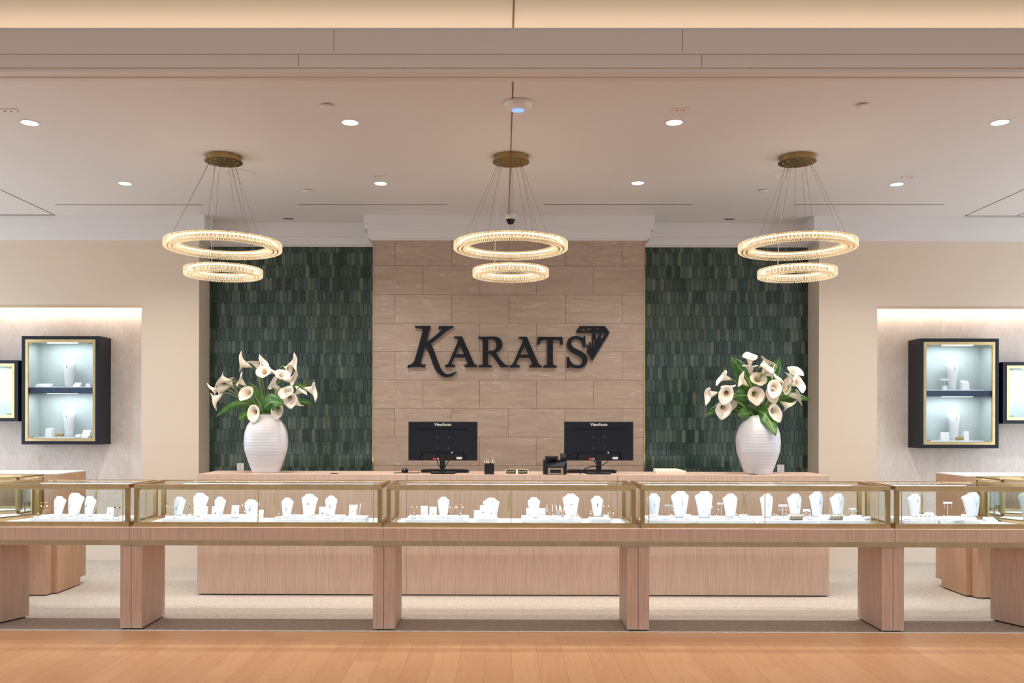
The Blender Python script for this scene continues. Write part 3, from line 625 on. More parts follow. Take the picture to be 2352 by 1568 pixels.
# ------------------------------------------------------------ monitors
def text(name, body, size, mat, parent, loc, off=.0, ext=.0004, rot=(pi/2, 0, 0)):
    cu = bpy.data.curves.new(name, 'FONT'); cu.body = body; cu.size = size; cu.align_x = 'CENTER'; cu.align_y = 'CENTER'; cu.extrude = ext; cu.offset = off
    tmp = bpy.data.objects.new('tmp_text', cu); COL.objects.link(tmp); bpy.context.view_layer.update()
    me = bpy.data.meshes.new_from_object(tmp.evaluated_get(bpy.context.evaluated_depsgraph_get())); bpy.data.objects.remove(tmp)
    me.materials.clear(); me.materials.append(mat)
    o = bpy.data.objects.new(name, me); COL.objects.link(o); o.parent = parent; o.location = loc; o.rotation_euler = rot; return o
def monitor(xc, label):
    Ym = 7.66; x0, x1 = PY(xc-79.6, 1000, Ym).x, PY(xc+79.6, 1000, Ym).x; zt, zb = PY(xc, 968, Ym).z, PY(xc, 1057.5, Ym).z
    cx = (x0+x1)/2; hw = (x1-x0)/2; t = thing('computer_monitor', label, 'monitor', (cx, 7.68, CZ), group='monitors facing away on the service counter')
    K = dict(world=True, parent=t); z = lambda y: PY(xc, y, Ym).z; xx = lambda d: cx+d*Ym/2000
    MB().box(cx-hw, cx+hw, Ym+.020, Ym+.032, zb, zt).build('bezel', M_BLACK, bevel=.003, **K)
    MB().box(cx-hw+.008, cx+hw-.008, Ym+.0325, Ym+.0335, zb+.012, zt-.008).build('screen', M_NAVY, **K)
    b_ = MB().hexa([(cx-hw+.002, Ym+.0198, z(1037)), (cx+hw-.002, Ym+.0198, z(1037)), (cx+hw-.002, Ym+.0198, zt-.002), (cx-hw+.002, Ym+.0198, zt-.002)],
                   [(cx-hw+.012, Ym+.004, z(1037)), (cx+hw-.012, Ym+.004, z(1037)), (cx+hw-.012, Ym+.012, zt-.006), (cx-hw+.012, Ym+.012, zt-.006)])
    b_.hexa([(cx-hw+.003, Ym+.0198, z(1057)), (xx(-52), Ym+.0198, z(1056.5)), (xx(-46), Ym+.0198, z(1037)), (cx-hw+.003, Ym+.0198, z(1037))],
            [(cx-hw+.012, Ym+.003, z(1056.5)), (xx(-54), Ym+.003, z(1056)), (xx(-48), Ym+.004, z(1037)), (cx-hw+.012, Ym+.004, z(1037))])
    b_.hexa([(xx(52), Ym+.0198, z(1056.5)), (cx+hw-.003, Ym+.0198, z(1057)), (cx+hw-.003, Ym+.0198, z(1037)), (xx(46), Ym+.0198, z(1037))],
            [(xx(54), Ym+.003, z(1056)), (cx+hw-.012, Ym+.003, z(1056.5)), (cx+hw-.012, Ym+.004, z(1037)), (xx(48), Ym+.004, z(1037))])
    rc = fixn(b_.build('rear_cover', M_BLACK, **K))
    MB().box(xx(-57.5), xx(57.5), Ym+.003, Ym+.012, z(984.6), z(982.6)).build('vent_slot', M_SIGN, **K)
    for dx in (-13.5, 12.5):
        for y_ in (1003.5, 1028.5): MB().disc((xx(dx), Ym+.0035, z(y_)), .0028, .006, 10, 'y').build('mount_screw', M_SILV, **K)
    MB().box(xx(-46), xx(46), Ym+.018, Ym+.020, z(1056), z(1037)).build('port_recess', M_BLACK2, **K)
    MB().box(xx(-22.5), xx(-15), Ym+.015, Ym+.0178, z(1056), z(1051.5)).build('red_sticker', M_RED, **K)
    MB().box(xx(-14), xx(-9.5), Ym+.015, Ym+.0178, z(1056), z(1051.5)).build('white_sticker', M_PLW, **K)
    MB().box(xx(31.5), xx(44), Ym+.015, Ym+.0178, z(1054.5), z(1049)).build('rating_label', M_PLW, **K)
    MB().box(xx(20), xx(23), Ym+.010, Ym+.0178, z(1041), z(1037.5)).build('cable_plug', M_SILV, **K)
    m_ = MB(); m_.tube([(cx-hw+.045, Ym+.0005, z(1044)), (cx-hw+.045, Ym+.004, z(1044))], .009, 16); m_.build('power_button', M_SIGN, **K)
    text('maker_lettering', 'ViewSonic', .036, M_PLW, t, (0, Ym+.0062-7.68, z(975)-CZ), off=.0007)
    MB().box(xx(-6.5), xx(5.5), Ym+.002, Ym+.017, CZ+.016, z(1043)).build('stand_neck', M_BLACK2, bevel=.002, **K)
    MB().hexa([(xx(-26), Ym-.055, CZ), (xx(26), Ym-.055, CZ), (xx(30), Ym+.12, CZ), (xx(-30), Ym+.12, CZ)], [(xx(-25), Ym-.052, CZ+.012), (xx(25), Ym-.052, CZ+.012), (xx(29), Ym+.117, CZ+.016), (xx(-29), Ym+.117, CZ+.016)]).build('stand_base', M_NAVY, **K)
    return t, xx, z, Ym
t1, xa, za, Ym = monitor(1017, 'left black computer monitor seen from behind on the service counter')
t2, xb, zb_, Ym = monitor(1376, 'right black computer monitor seen from behind, beside the receipt printer')
for (t, xf, zf, pts) in ((t1, xa, za, [[(-14, 1040), (-12, 1060), (-5, 1075), (-1, 1087.2)], [(22, 1040), (17, 1052), (8, 1068), (0, 1087.2)]]),
                          (t2, xb, zb_, [[(-14, 1040), (-10, 1060), (-2, 1069), (-22, 1072), (-38, 1080), (-45, 1088)], [(24, 1040), (20, 1058), (5, 1068), (-18, 1070.5), (-36, 1078), (-44, 1088)]])):
    for l_ in pts:
        q = [Vector((xf(a), Ym-.006-.006*(i > 1)-(.05 if b > 1085 else 0), max(zf(b), CZ+.005))) for i, (a, b) in enumerate(l_)]
        w_ = []
        for i in range(len(q)-1):
            for k in range(6):
                s_ = k/6; p0, p1, p2, p3 = q[max(i-1, 0)], q[i], q[i+1], q[min(i+2, len(q)-1)]
                w_.append(.5*((2*p1)+(p2-p0)*s_+(2*p0-5*p1+4*p2-p3)*s_*s_+(3*p1-p0-3*p2+p3)*s_**3))
        w_.append(q[-1]); MB().tube(w_, .0035, 8).build('cable', M_BLACK, parent=t, world=True)
def keyboard(x0, x1, lb):
    a, b = PY(x0, 1082, 7.86).x, PY(x1, 1082, 7.86).x; c = (a+b)/2; h = (b-a)/2
    t = thing('keyboard', lb, 'keyboard', (c, 7.88, CZ), group='black keyboards behind the monitors')
    MB().hexa([(-h+.01, -.07, 0), (h-.01, -.07, 0), (h-.01, .07, 0), (-h+.01, .07, 0)], [(-h, -.068, .026), (h, -.068, .026), (h, .068, .014), (-h, .068, .014)]).build('keyboard_base', M_BLACK2, t, bevel=.003)
    m_ = MB()
    for r in range(5):
        for k in range(18):
            x = -h+.02+(2*h-.04)*(k+.5)/18; y = -.052+r*.026; z0 = .026-(y+.068)/.136*.012
            m_.hexa([(x-.0095, y-.009, z0), (x+.0095, y-.009, z0), (x+.0095, y+.009, z0), (x-.0095, y+.009, z0)], [(x-.007, y-.007, z0+.007), (x+.007, y-.007, z0+.007), (x+.007, y+.007, z0+.007), (x-.007, y+.007, z0+.007)])
    m_.build('keys', M_BLACK, t)['kind'] = 'stuff'
keyboard(967, 1078, 'black keyboard behind the left monitor on the counter'); keyboard(1300, 1416, 'black keyboard behind the right monitor on the counter')
p = PZ(937, 1084.5, CZ)
MBo = MB().box(-.115, .115, -.10, .06, 0, .003).build('mouse_mat', M_PAD, loc=(p.x, 7.80, CZ)); tag(MBo, 'flat dark grey mouse mat left of the left monitor', 'mouse mat')
t = thing('computer_mouse', 'black computer mouse standing on the dark mouse mat', 'computer mouse', (PY(930, 1080, 7.8).x, 7.8, CZ+.0031))
secs = []
for zz, k in ((0, .86), (.008, 1), (.018, .97), (.028, .78), (.035, .5), (.038, .12)): secs.append([(.031*k*math.cos(q*pi/10), .052*k*math.sin(q*pi/10)-.004*zz, zz) for q in range(20)])
MB().loft(secs).build('shell', M_BLACK, t); MB().box(-.002, .002, -.046, -.028, .022, .034).build('scroll_wheel', M_SILV, t)
# pen cup
p = PY(1123.7, 1088, 7.60); t = thing('pen_cup', 'black textured square pen cup between the two monitors', 'pen cup', (p.x, 7.62, CZ))
hw = 11*7.6/2000
m_ = MB()
for a, b, c_, d in ((-hw, hw, -hw, -hw+.003), (-hw, hw, hw-.003, hw), (-hw, -hw+.003, -hw+.003, hw-.003), (hw-.003, hw, -hw+.003, hw-.003)): m_.box(a, b, c_, d, 0, .096)
m_.box(-hw+.003, hw-.003, -hw+.003, hw-.003, 0, .004); m_.build('cup_wall', M_BLACK2, t)
rp = random.Random(3)
for k, (dx, tx, hh, mt, lb) in enumerate(((-.025, -.022, .135, M_PEN, 'leaning furthest left'), (-.016, -.010, .142, M_PEN, 'second from left'), (-.006, .004, .138, M_GOLD, 'gold coloured, third from left'), (-.020, .012, .125, M_PLW, 'white, leaning right across the others'),
                                          (.012, .022, .150, M_SKIN, 'cream, tallest, leaning right'), (.018, .030, .122, M_SKIN, 'cream, lowest at the right edge'))):
    a = Vector((dx*.5, rp.uniform(-.015, .015), .006)); b = Vector((dx+tx, rp.uniform(-.02, .02), hh)); t_ = thing('pen', 'pen in the black pen cup, '+lb, 'pen', (p.x+a.x, 7.62+a.y, CZ+a.z), group='pens in the black cup')
    d = b-a; MB().tube([(0, 0, 0), d*.85], .0035, 8).build('barrel', mt, t_); MB().tube([d*.851, d*.96, d], [.0035, .003, .001], 8).build('tip', mt if k % 2 else M_SILV, t_)
# printer / card terminal
p0, p1 = PY(1248.5, 1060, 7.60).x, PY(1302, 1060, 7.60).x; c = (p0+p1)/2; h = (p1-p0)/2
t = thing('receipt_printer', 'black receipt printer with tan front beside the right monitor', 'receipt printer', (c, 7.635, CZ))
MB().hexa([(-h, -.03, 0), (-h+.035, -.085, 0), (h-.035, -.085, 0), (h, -.03, 0), (h, .08, 0), (-h, .08, 0)], [(-h, -.03, .12), (-h+.03, -.075, .072), (h-.03, -.075, .072), (h, -.03, .12), (h, .08, .125), (-h, .08, .125)]).build('printer_body', M_BLACK, t)
m_ = MB(); w_ = h-.036
for a, b, z0, z1 in ((-w_, w_, .045, .060), (-w_, w_, .006, .014), (-w_, -w_+.018, .014, .045), (w_-.018, w_, .014, .045)): m_.box(a, b, -.090, -.0855, z0, z1)
m_.build('front_bezel', flat('tan_plastic', (.36, .26, .19), .5), t); MB().box(-w_+.018, w_-.018, -.0875, -.0855, .014, .045).build('paper_mouth', M_BLACK2, t)
MB().hexa([(-h+.02, -.02, .125), (.02, -.02, .125), (.02, .04, .127), (-h+.02, .04, .127)], [(-h+.012, -.025, .148), (.028, -.025, .148), (.028, .03, .158), (-h+.012, .03, .158)]).build('paper_cover', M_BLACK, t, bevel=.003)
MB().hexa([(.05, -.03, .124), (.095, -.03, .124), (.095, .03, .126), (.05, .03, .126)], [(.045, -.035, .150), (.098, -.035, .150), (.098, .03, .182), (.045, .03, .182)]).build('side_module', M_BLACK2, t, bevel=.003)
# business card holders
SIGN_POLYS = None
# desk boxes
p = PZ(1500, 1087.8, CZ); a, b = PY(1509, 1085, p.y), PY(1576.5, 1085, p.y)
t = thing('paper_box', 'flat cream paper box with a sloping lid on the right counter section', 'box', ((a.x+b.x)/2, p.y+.06, CZ)); h = (b.x-a.x)/2
MB().box(-h-.012, h, -.06, .07, 0, .026).build('box_base', M_SKIN, t, bevel=.001)
MB().hexa([(-h-.012, -.058, .0262), (h, -.058, .0262), (h, .07, .0262), (-h-.012, .07, .0262)], [(-h-.012, -.02, .040), (h*.5, -.02, .040), (h*.5, .07, .042), (-h-.012, .07, .042)]).build('box_lid', M_SKIN, t)
# outlets
for x0, y0, lb in ((552.3, 1072.5, 'left'), (1793.3, 1075.8, 'right')):
    p = PY(x0, y0, YG-.012); t = thing('wall_outlet', 'white wall outlet low on the %s green mosaic' % lb, 'outlet', (p.x, YG-.011, p.z), group='white wall outlets on the mosaic')
    MB().box(-.037, .037, -.004, .005, -.037, .042).build('outlet_plate', M_PLW, t, bevel=.002)
    m_ = MB()
    for zc in (.018, -.018): m_.box(-.008, -.005, -.0055, -.003, zc-.003, zc+.005); m_.box(.005, .008, -.0055, -.003, zc-.003, zc+.005); m_.box(-.002, .002, -.0055, -.003, zc-.011, zc-.007)
    m_.build('socket_slots', M_BLACK2, t)
# ------------------------------------------------------------ wall sign
K_ = [(262,150),(460,148),(658,147),(640,200),(610,300),(575,430),(540,565),(600,530),(690,470),(790,390),(880,315),(940,262),(958,240),(948,225),(920,221),(862,222),(868,185),(875,150),(1248,153),(1243,172),(1228,190),(1190,203),(1130,235),(1060,280),(960,370),(860,450),(760,530),(660,595),(700,670),(740,760),(780,870),(820,980),(860,1090),(895,1180),(930,1250),(975,1315),(1030,1365),(1075,1388),(1140,1385),(1210,1365),(1270,1340),(1330,1310),(1318,1335),(1270,1390),(1210,1430),(1140,1458),(1070,1465),(1000,1455),(930,1425),(870,1375),(820,1320),(775,1250),(735,1170),(705,1090),(675,1000),(645,915),(610,825),(570,745),(512,665),(480,790),(440,920),(410,1030),(393,1105),(405,1125),(430,1135),(528,1137),(505,1207),(400,1200),(290,1197),(180,1205),(65,1222),(80,1150),(120,1145),(170,1130),(210,1095),(235,1055),(260,985),(300,850),(345,690),(390,520),(425,380),(455,265),(448,235),(425,212),(380,203),(275,195),(258,180)]
A1 = [(1275,415),(1465,413),(1480,440),(1520,530),(1580,665),(1640,800),(1700,940),(1750,1055),(1775,1110),(1800,1140),(1840,1150),(1858,1175),(1845,1203),(1560,1203),(1532,1190),(1530,1165),(1545,1148),(1575,1145),(1600,1135),(1608,1110),(1595,1065),(1570,1005),(1542,950),(1265,950),(1240,1005),(1215,1060),(1197,1110),(1205,1135),(1235,1147),(1280,1152),(1292,1175),(1280,1203),(1040,1203),(1022,1185),(1025,1160),(1050,1150),(1085,1140),(1115,1110),(1140,1065),(1180,970),(1240,830),(1300,690),(1350,575),(1365,525),(1368,490),(1355,465),(1325,457),(1275,458),(1258,440),(1262,420)]
A1h = [(1405,628),(1300,875),(1512,875)]
Rr = [(130,190),(380,186),(640,182),(740,195),(820,225),(885,280),(925,350),(942,440),(930,530),(895,600),(845,655),(780,695),(718,725),(770,805),(850,920),(930,1025),(1000,1100),(1060,1140),(1145,1155),(1145,1210),(885,1217),(840,1165),(760,1050),(660,910),(540,755),(500,745),(455,748),(450,1080),(462,1125),(490,1148),(570,1155),(592,1182),(575,1217),(150,1220),(130,1200),(132,1165),(155,1152),(220,1148),(258,1128),(272,1085),(275,400),(262,310),(238,262),(200,245),(150,245),(118,225),(115,200)]
Rh = [(455,275),(540,270),(610,280),(670,315),(720,380),(740,460),(730,550),(695,610),(640,650),(560,668),(455,668)]
A2 = [(1500,192),(1765,192),(1785,235),(1830,345),(1900,510),(1980,690),(2060,880),(2120,1015),(2160,1095),(2200,1140),(2262,1160),(2280,1190),(2262,1222),(1870,1225),(1848,1205),(1850,1170),(1875,1158),(1930,1145),(1945,1115),(1930,1055),(1870,895),(1500,895),(1450,1000),(1415,1085),(1412,1120),(1430,1148),(1515,1160),(1532,1190),(1515,1222),(1200,1225),(1180,1205),(1182,1170),(1210,1158),(1265,1140),(1310,1085),(1350,1000),(1420,840),(1500,650),(1580,470),(1625,355),(1632,300),(1618,268),(1585,252),(1530,250),(1495,235),(1492,205)]
A2h = [(1687,480),(1545,797),(1822,797)]
T_ = [(195,392),(835,395),(850,410),(860,590),(848,605),(815,605),(800,590),(790,530),(770,495),(735,475),(690,467),(590,467),(590,1090),(600,1135),(625,1160),(690,1170),(700,1190),(685,1220),(340,1220),(325,1205),(328,1175),(345,1165),(400,1158),(430,1130),(440,1085),(440,467),(350,467),(295,475),(255,500),(232,540),(225,590),(210,603),(180,603),(168,590),(178,410)]
S_ = [(1425,380),(1445,370),(1468,385),(1470,655),(1455,668),(1425,668),(1412,640),(1395,570),(1365,520),(1320,475),(1265,445),(1205,440),(1150,455),(1110,485),(1085,530),(1085,580),(1110,635),(1160,685),(1250,730),(1360,785),(1440,835),(1495,895),(1525,980),(1520,1060),(1490,1130),(1435,1190),(1360,1225),(1270,1238),(1180,1230),(1110,1210),(1065,1190),(1035,1200),(1020,1228),(985,1230),(970,1215),(968,940),(985,925),(1015,925),(1030,945),(1035,990),(1060,1050),(1110,1105),(1170,1145),(1240,1160),(1310,1150),(1365,1110),(1392,1055),(1385,1000),(1350,950),(1280,900),(1180,850),(1090,800),(1020,735),(980,665),(965,590),(975,520),(1005,455),(1060,405),(1130,375),(1210,365),(1290,375),(1350,400),(1395,412),(1415,400)]
D_ = [(1740,500),(1765,460),(1860,290),(1895,290),(1885,460),(2035,285),(2118,270),(1652,1028),(1505,768),(1528,752),(1575,800),(1498,605),(1520,595),(1595,785),(1612,795),(1570,530),(1600,528),(1640,790),(1690,700),(1735,520)]
DS = [((1325,122),(1985,122),40),((1335,112),(1240,248),50),((1238,258),(2070,258),42),((1972,112),(2090,270),50),((1410,140),(1325,240),24),((1440,140),(1550,240),26),((1660,140),(1575,240),26),((1690,140),(1790,240),26),((1880,140),(1790,240),26),((1900,140),(1995,240),26),((1680,120),(1680,280),34),((1885,120),(1885,290),28),((1675,270),(1665,800),40),((1705,270),(1755,490),28)]
GLY = [('letter_k', K_, [], 1), ('letter_a', A1, [A1h], 1), ('letter_r', Rr, [Rh], 2), ('letter_a', A2, [A2h], 2), ('letter_t', T_, [], 3), ('letter_s', S_, [], 3)]
CRP = {1: (930, 735, 11.2), 2: (1090, 760, 14.7), 3: (1220, 740, 11.76)}
YS = YW-.045
def gpx(c, a, b): ox, oy, s_ = CRP[c]; return ox+a/s_, oy+b/s_
o0 = PY(1168, 805, YS); sg = thing('store_sign', 'large black raised KARATS lettering with diamond emblem on the stone pillar', 'sign', (o0.x, YS, o0.z))
for nm, o_, h_, c in GLY:
    MB().shape(o_, h_, lambda a, b, c=c: PY(*gpx(c, a, b), YS), .034).build(nm, M_SIGN, world=True, parent=sg)
def strokes(m_, to3, dep):
    for i_, ((a, b), (c, d), w_) in enumerate(DS):
        l = math.hypot(c-a, d-b); nx, ny = -(d-b)/l*w_/2, (c-a)/l*w_/2; m_.shape([(a+nx, b+ny), (c+nx, d+ny), (c-nx, d-ny), (a-nx, b-ny)], [], (lambda p, q, i_=i_: to3(p, q)+Vector((0, -.00004*(i_+1), 0))), dep)
m_ = MB(); f3 = lambda a, b: PY(*gpx(3, a, b), YS); m_.shape(D_, [], f3, .034); strokes(m_, f3, .034); m_.build('diamond_emblem', M_SIGN, world=True, parent=sg)
for i, (x0, x1, lb) in enumerate(((1160.5, 1187, 'left'), (1187.3, 1213.5, 'right'))):   # card holders
    Yh = 7.60; a, b = PY(x0, 1080, Yh).x, PY(x1, 1080, Yh).x; h = (b-a)/2-.001
    t = thing('card_holder', 'small gold framed black card holder reading KARATS, %s of the pair' % lb, 'card holder', ((a+b)/2, Yh, CZ), group='black and gold card holders')
    MB().box(-h+.008, h-.008, -.001, .03, .006, .040).build('card_stack', M_BLACK2, t)
    m_ = MB()
    for q in ((-h, h, -.004, .034, 0, .0055), (-h, h, -.004, .034, .0405, .046), (-h, -h+.007, -.004, .034, .0055, .0405), (h-.007, h, -.004, .034, .0055, .0405)): m_.box(*q)
    m_.build('gold_frame', M_GOLD, t)
    m_ = MB(); k = .060/465.
    for nm, o_, h_, c in GLY: m_.shape(o_, h_, lambda a, b, c=c: Vector(((gpx(c, a, b)[0]-1168)*k*1.2, -.0022, .0235-(gpx(c, a, b)[1]-805)*k*1.2)), .0008)
    f4 = lambda a, b: Vector(((gpx(3, a, b)[0]-1168)*k*1.2, -.0022, .0235-(gpx(3, a, b)[1]-805)*k*1.2)); m_.shape(D_, [], f4, .0008); strokes(m_, f4, .0008)
    m_.build('card_lettering', M_SKIN, t)
# ------------------------------------------------------------ wall display cabinets
def wallcab(x0, x1, y0, y1, g0, g1, gy0, gy1, i0, i1, iy0, iy1, label, shelf=None, split=None, locky=None, Yf=9.17, power=2.5):
    cx = PY((x0+x1)/2, 900, Yf).x
    X = lambda v: PY(v, 900, Yf).x; Z = lambda v: PY((x0+x1)/2, v, Yf).z
    t = thing('wall_display_cabinet', label, 'display cabinet', (cx, Yf, Z(y1)), group='black wall display cabinets with gold frames'); K = dict(world=True, parent=t)
    m_ = MB(); Yb_ = YN-.001; th = .018
    m_.box(X(x0), X(x0)+th, Yf+.002, Yb_, Z(y1), Z(y0)); m_.box(X(x1)-th, X(x1), Yf+.002, Yb_, Z(y1), Z(y0)); m_.box(X(x0)+th, X(x1)-th, Yf+.002, Yb_, Z(y0)-th, Z(y0)); m_.box(X(x0)+th, X(x1)-th, Yf+.002, Yb_, Z(y1), Z(y1)+th)
    m_.build('cabinet_shell', M_NAVY, **K)
    def frame(nm, a0, a1, b0, b1, c0, c1, d0, d1, ya, yb, mat):
        m = MB(); m.box(X(a0), X(c0), ya, yb, Z(b1), Z(b0)); m.box(X(c1), X(a1), ya, yb, Z(b1), Z(b0)); m.box(X(c0), X(c1), ya, yb, Z(d0), Z(b0)); m.box(X(c0), X(c1), ya, yb, Z(b1), Z(d1)); return m.build(nm, mat, **K)
    frame('face_frame', x0, x1, y0, y1, g0, g1, gy0, gy1, Yf-.006, Yf+.0018, M_NAVY)
    frame('gold_frame', g0, g1, gy0, gy1, i0, i1, iy0, iy1, Yf-.004, Yf+.012, M_GOLD)
    m_ = MB(); a, b, c_, d = X(i0)-.012, X(i1)+.012, Z(iy1)-.004, Z(iy0)+.004
    m_.box(a, b, Yb_-.02, Yb_-.012, c_, d); m_.box(a, a+.004, Yf+.013, Yb_-.02, c_, d); m_.box(b-.004, b, Yf+.013, Yb_-.02, c_, d); m_.box(a+.004, b-.004, Yf+.013, Yb_-.02, d-.004, d); m_.box(a+.004, b-.004, Yf+.013, Yb_-.02, c_, c_+.004)
    m_.build('interior_lining', M_CABIN, **K)
    fl = [c_+.004]
    mid = split or (i0+i1)/2
    for p, q in (((i0, mid-.25), (mid+.25, i1)) if split else ((i0, i1),)):
        MB().box(X(p)+.001, X(q)-.001, Yf-.002, Yf+.003, Z(iy1)+.001, Z(iy0)-.001).build('glass_door', M_GLASS, **K)
    for hx, s_ in ((i0+2, 1), (i1-10, 1)):
        for hz in (iy0+1.5, iy1-4.5): MB().box(X(hx), X(hx+8.5), Yf-.012, Yf-.003, Z(hz+3), Z(hz)).build('hinge', M_BRASS2, **K)
    if locky:
        l = MB().box(X(locky[0]-10), X(locky[0]+10), Yf-.02, Yf-.006, Z(locky[1]+3), Z(locky[1]-3)).build('lock', M_BRASS2, bevel=.008, **K)
        for dx in (-4.5, 9): MB().box(X(locky[0]-4+dx), X(locky[0]-3+dx), Yf-.014, Yf-.012, Z(locky[1]+9), Z(locky[1]+3.2)).build('lock_tab', M_GOLD, **K)
    tops = [d-.008]
    if shelf:
        MB().box(a+.005, b-.005, Yf+.022, Yb_-.021, Z(shelf[1]), Z(shelf[0])).build('shelf', M_SHELF, **K); fl.insert(0, Z(shelf[0])); tops.append(Z(shelf[1])-.003)
    for z in tops:
        MB().box((a+b)/2-.16, (a+b)/2+.16, Yf+.03, Yf+.05, z-.002, z+.001).build('led_bar', M_LED, **K)
        area('cabinet_light', ((a+b)/2, Yf+.045, z-.008), (math.radians(8), 0, 0), .5 if x1-x0 > 100 else .3, .02, power, COOL)
    return t, fl, X, Z, Yf, (a, b)
WL = wallcab(50.3, 229.3, 771.5, 1020.4, 57.9, 219.5, 779.4, 1012.8, 64.7, 213.2, 785.9, 1006.5, 'tall two level black wall cabinet in the left niche with gold inner frame', (889.8, 902.8), 137.8, (138.5, 998))
WR = wallcab(2112.2, 2293.4, 777.2, 1029.1, 2120.9, 2285.7, 784.9, 1021, 2127.3, 2279, 791.8, 1014.9, 'tall two level black wall cabinet in the right niche with gold inner frame', (897, 909.7), 2202.5, (2203.3, 1006))
SL = wallcab(-131, 42.5, 827, 966.8, -123, 33.7, 834.5, 959.4, -116, 27.4, 841, 953, 'short black wall cabinet cut off at the left picture edge', power=5, Yf=9.17)
SR = wallcab(2303, 2476, 831.3, 973, 2312.3, 2468, 839.4, 965, 2317.8, 2461, 845.5, 958.6, 'short black wall cabinet cut off at the right picture edge', power=5, Yf=9.17)
# ------------------------------------------------------------ display props
ORD = ['leftmost', 'second', 'third', 'fourth', 'fifth', 'sixth', 'seventh', 'eighth', 'ninth', 'tenth', 'eleventh', 'twelfth', 'thirteenth']
def bust_mesh(h, wd, style):
    # waisted flat bust: narrow foot, wide shoulders, short neck
    prof = [(0, .30, .12), (.10, .33, .13), (.35, .39, .15), (.6, .45, .17), (.74, .50, .18), (.81, .50, .17), (.86, .43, .16), (.90, .33, .15), (.935, .265, .15), (.97, .24, .14), (.99, .20, .12), (1.0, .12, .07)]
    lean = .10 if style == 'lean' else -.02; curve = .10 if style == 'lean' else .16
    secs = []
    for z, a, d in prof:
        yo = lean*z*h+curve*h*(z-.5)**2*(1 if z > .5 else .3)
        ring = []
        for k in range(24):
            q = 2*pi*k/24; cx_ = math.copysign(abs(math.cos(q))**.75, math.cos(q)); sy = math.copysign(abs(math.sin(q))**.9, math.sin(q))
            ring.append((a*wd*cx_, yo+d*wd*.8*sy+(a*wd*cx_)**2*4.0, z*h))
        secs.append(ring)
    return MB().loft(secs), lambda z: lean*z*h+curve*h*(z-.5)**2*(1 if z > .5 else .3)
def neckl(t_, h, wd, yo, mat, pend, vz=.5):
    pts = []
    for k in range(13):
        s_ = -1+k/6; zz = .93-(.93-vz)*(1-abs(s_)**1.15); x = .20*wd*s_*(1 if abs(s_) < .9 else .95)
        dd = .14 if zz > .8 else .17
        pts.append((x, yo(zz)-dd*wd*.83*math.sqrt(max(0, 1-(x/(.46*wd))**2))-.0015+(x*x)*4.0, zz*h))
    MB().tube(pts, .0009, 5).build('chain', mat, t_)
    b = pts[6]
    if pend == 'drop': MB().ball((b[0], b[1]-.001, b[2]-.006), .005, 8, 1.4).build('pendant', M_PEARL if mat == M_GOLD else M_SILV, t_)
    elif pend == 'ring': MB().tube([(b[0]+.008*math.cos(q*pi/8), b[1]-.002, b[2]-.008+.010*math.sin(q*pi/8)) for q in range(16)], .0016, 6, close=True).build('pendant', mat, t_)
    elif pend == 'dark': MB().ball((b[0], b[1]-.002, b[2]-.004), .0045, 8).build('pendant', M_GEMK, t_)
    elif pend == 'bar': MB().box(b[0]-.0015, b[0]+.0015, b[1]-.003, b[1], b[2]-.05, b[2]).build('pendant', mat, t_)
    elif pend == 'tag': MB().box(b[0]-.004, b[0]+.004, b[1]-.003, b[1], b[2]-.016, b[2]).build('pendant', mat, t_)
class Case:
    def __init__(s, name, org, sc_, ztray, metal, Y0=6.42, Y1=6.72): s.n = name; s.o = org; s.s = sc_; s.z = ztray; s.m = metal; s.c = {}; s.Y0 = Y0; s.Y1 = Y1
    def px(s, a, b): return s.o[0]+a/s.s, s.o[1]+b/s.s
    def at(s, a, b, z):
        p = PZ(*s.px(a, b), z); Y = min(max(p.y, s.Y0), s.Y1); return PY(s.px(a, b)[0], 1190, Y).x, Y, z
    def lab(s, kind, txt, w_=None):
        i = s.c.get(kind, 0); s.c[kind] = i+1; return '%s, %s in the %s' % (txt, ORD[i]+(' from left' if i else ''), s.n)
CN = {1: 'leftmost glass case', 2: 'case below the left vase', 3: 'middle glass case', 4: 'case below the right vase', 5: 'rightmost glass case'}
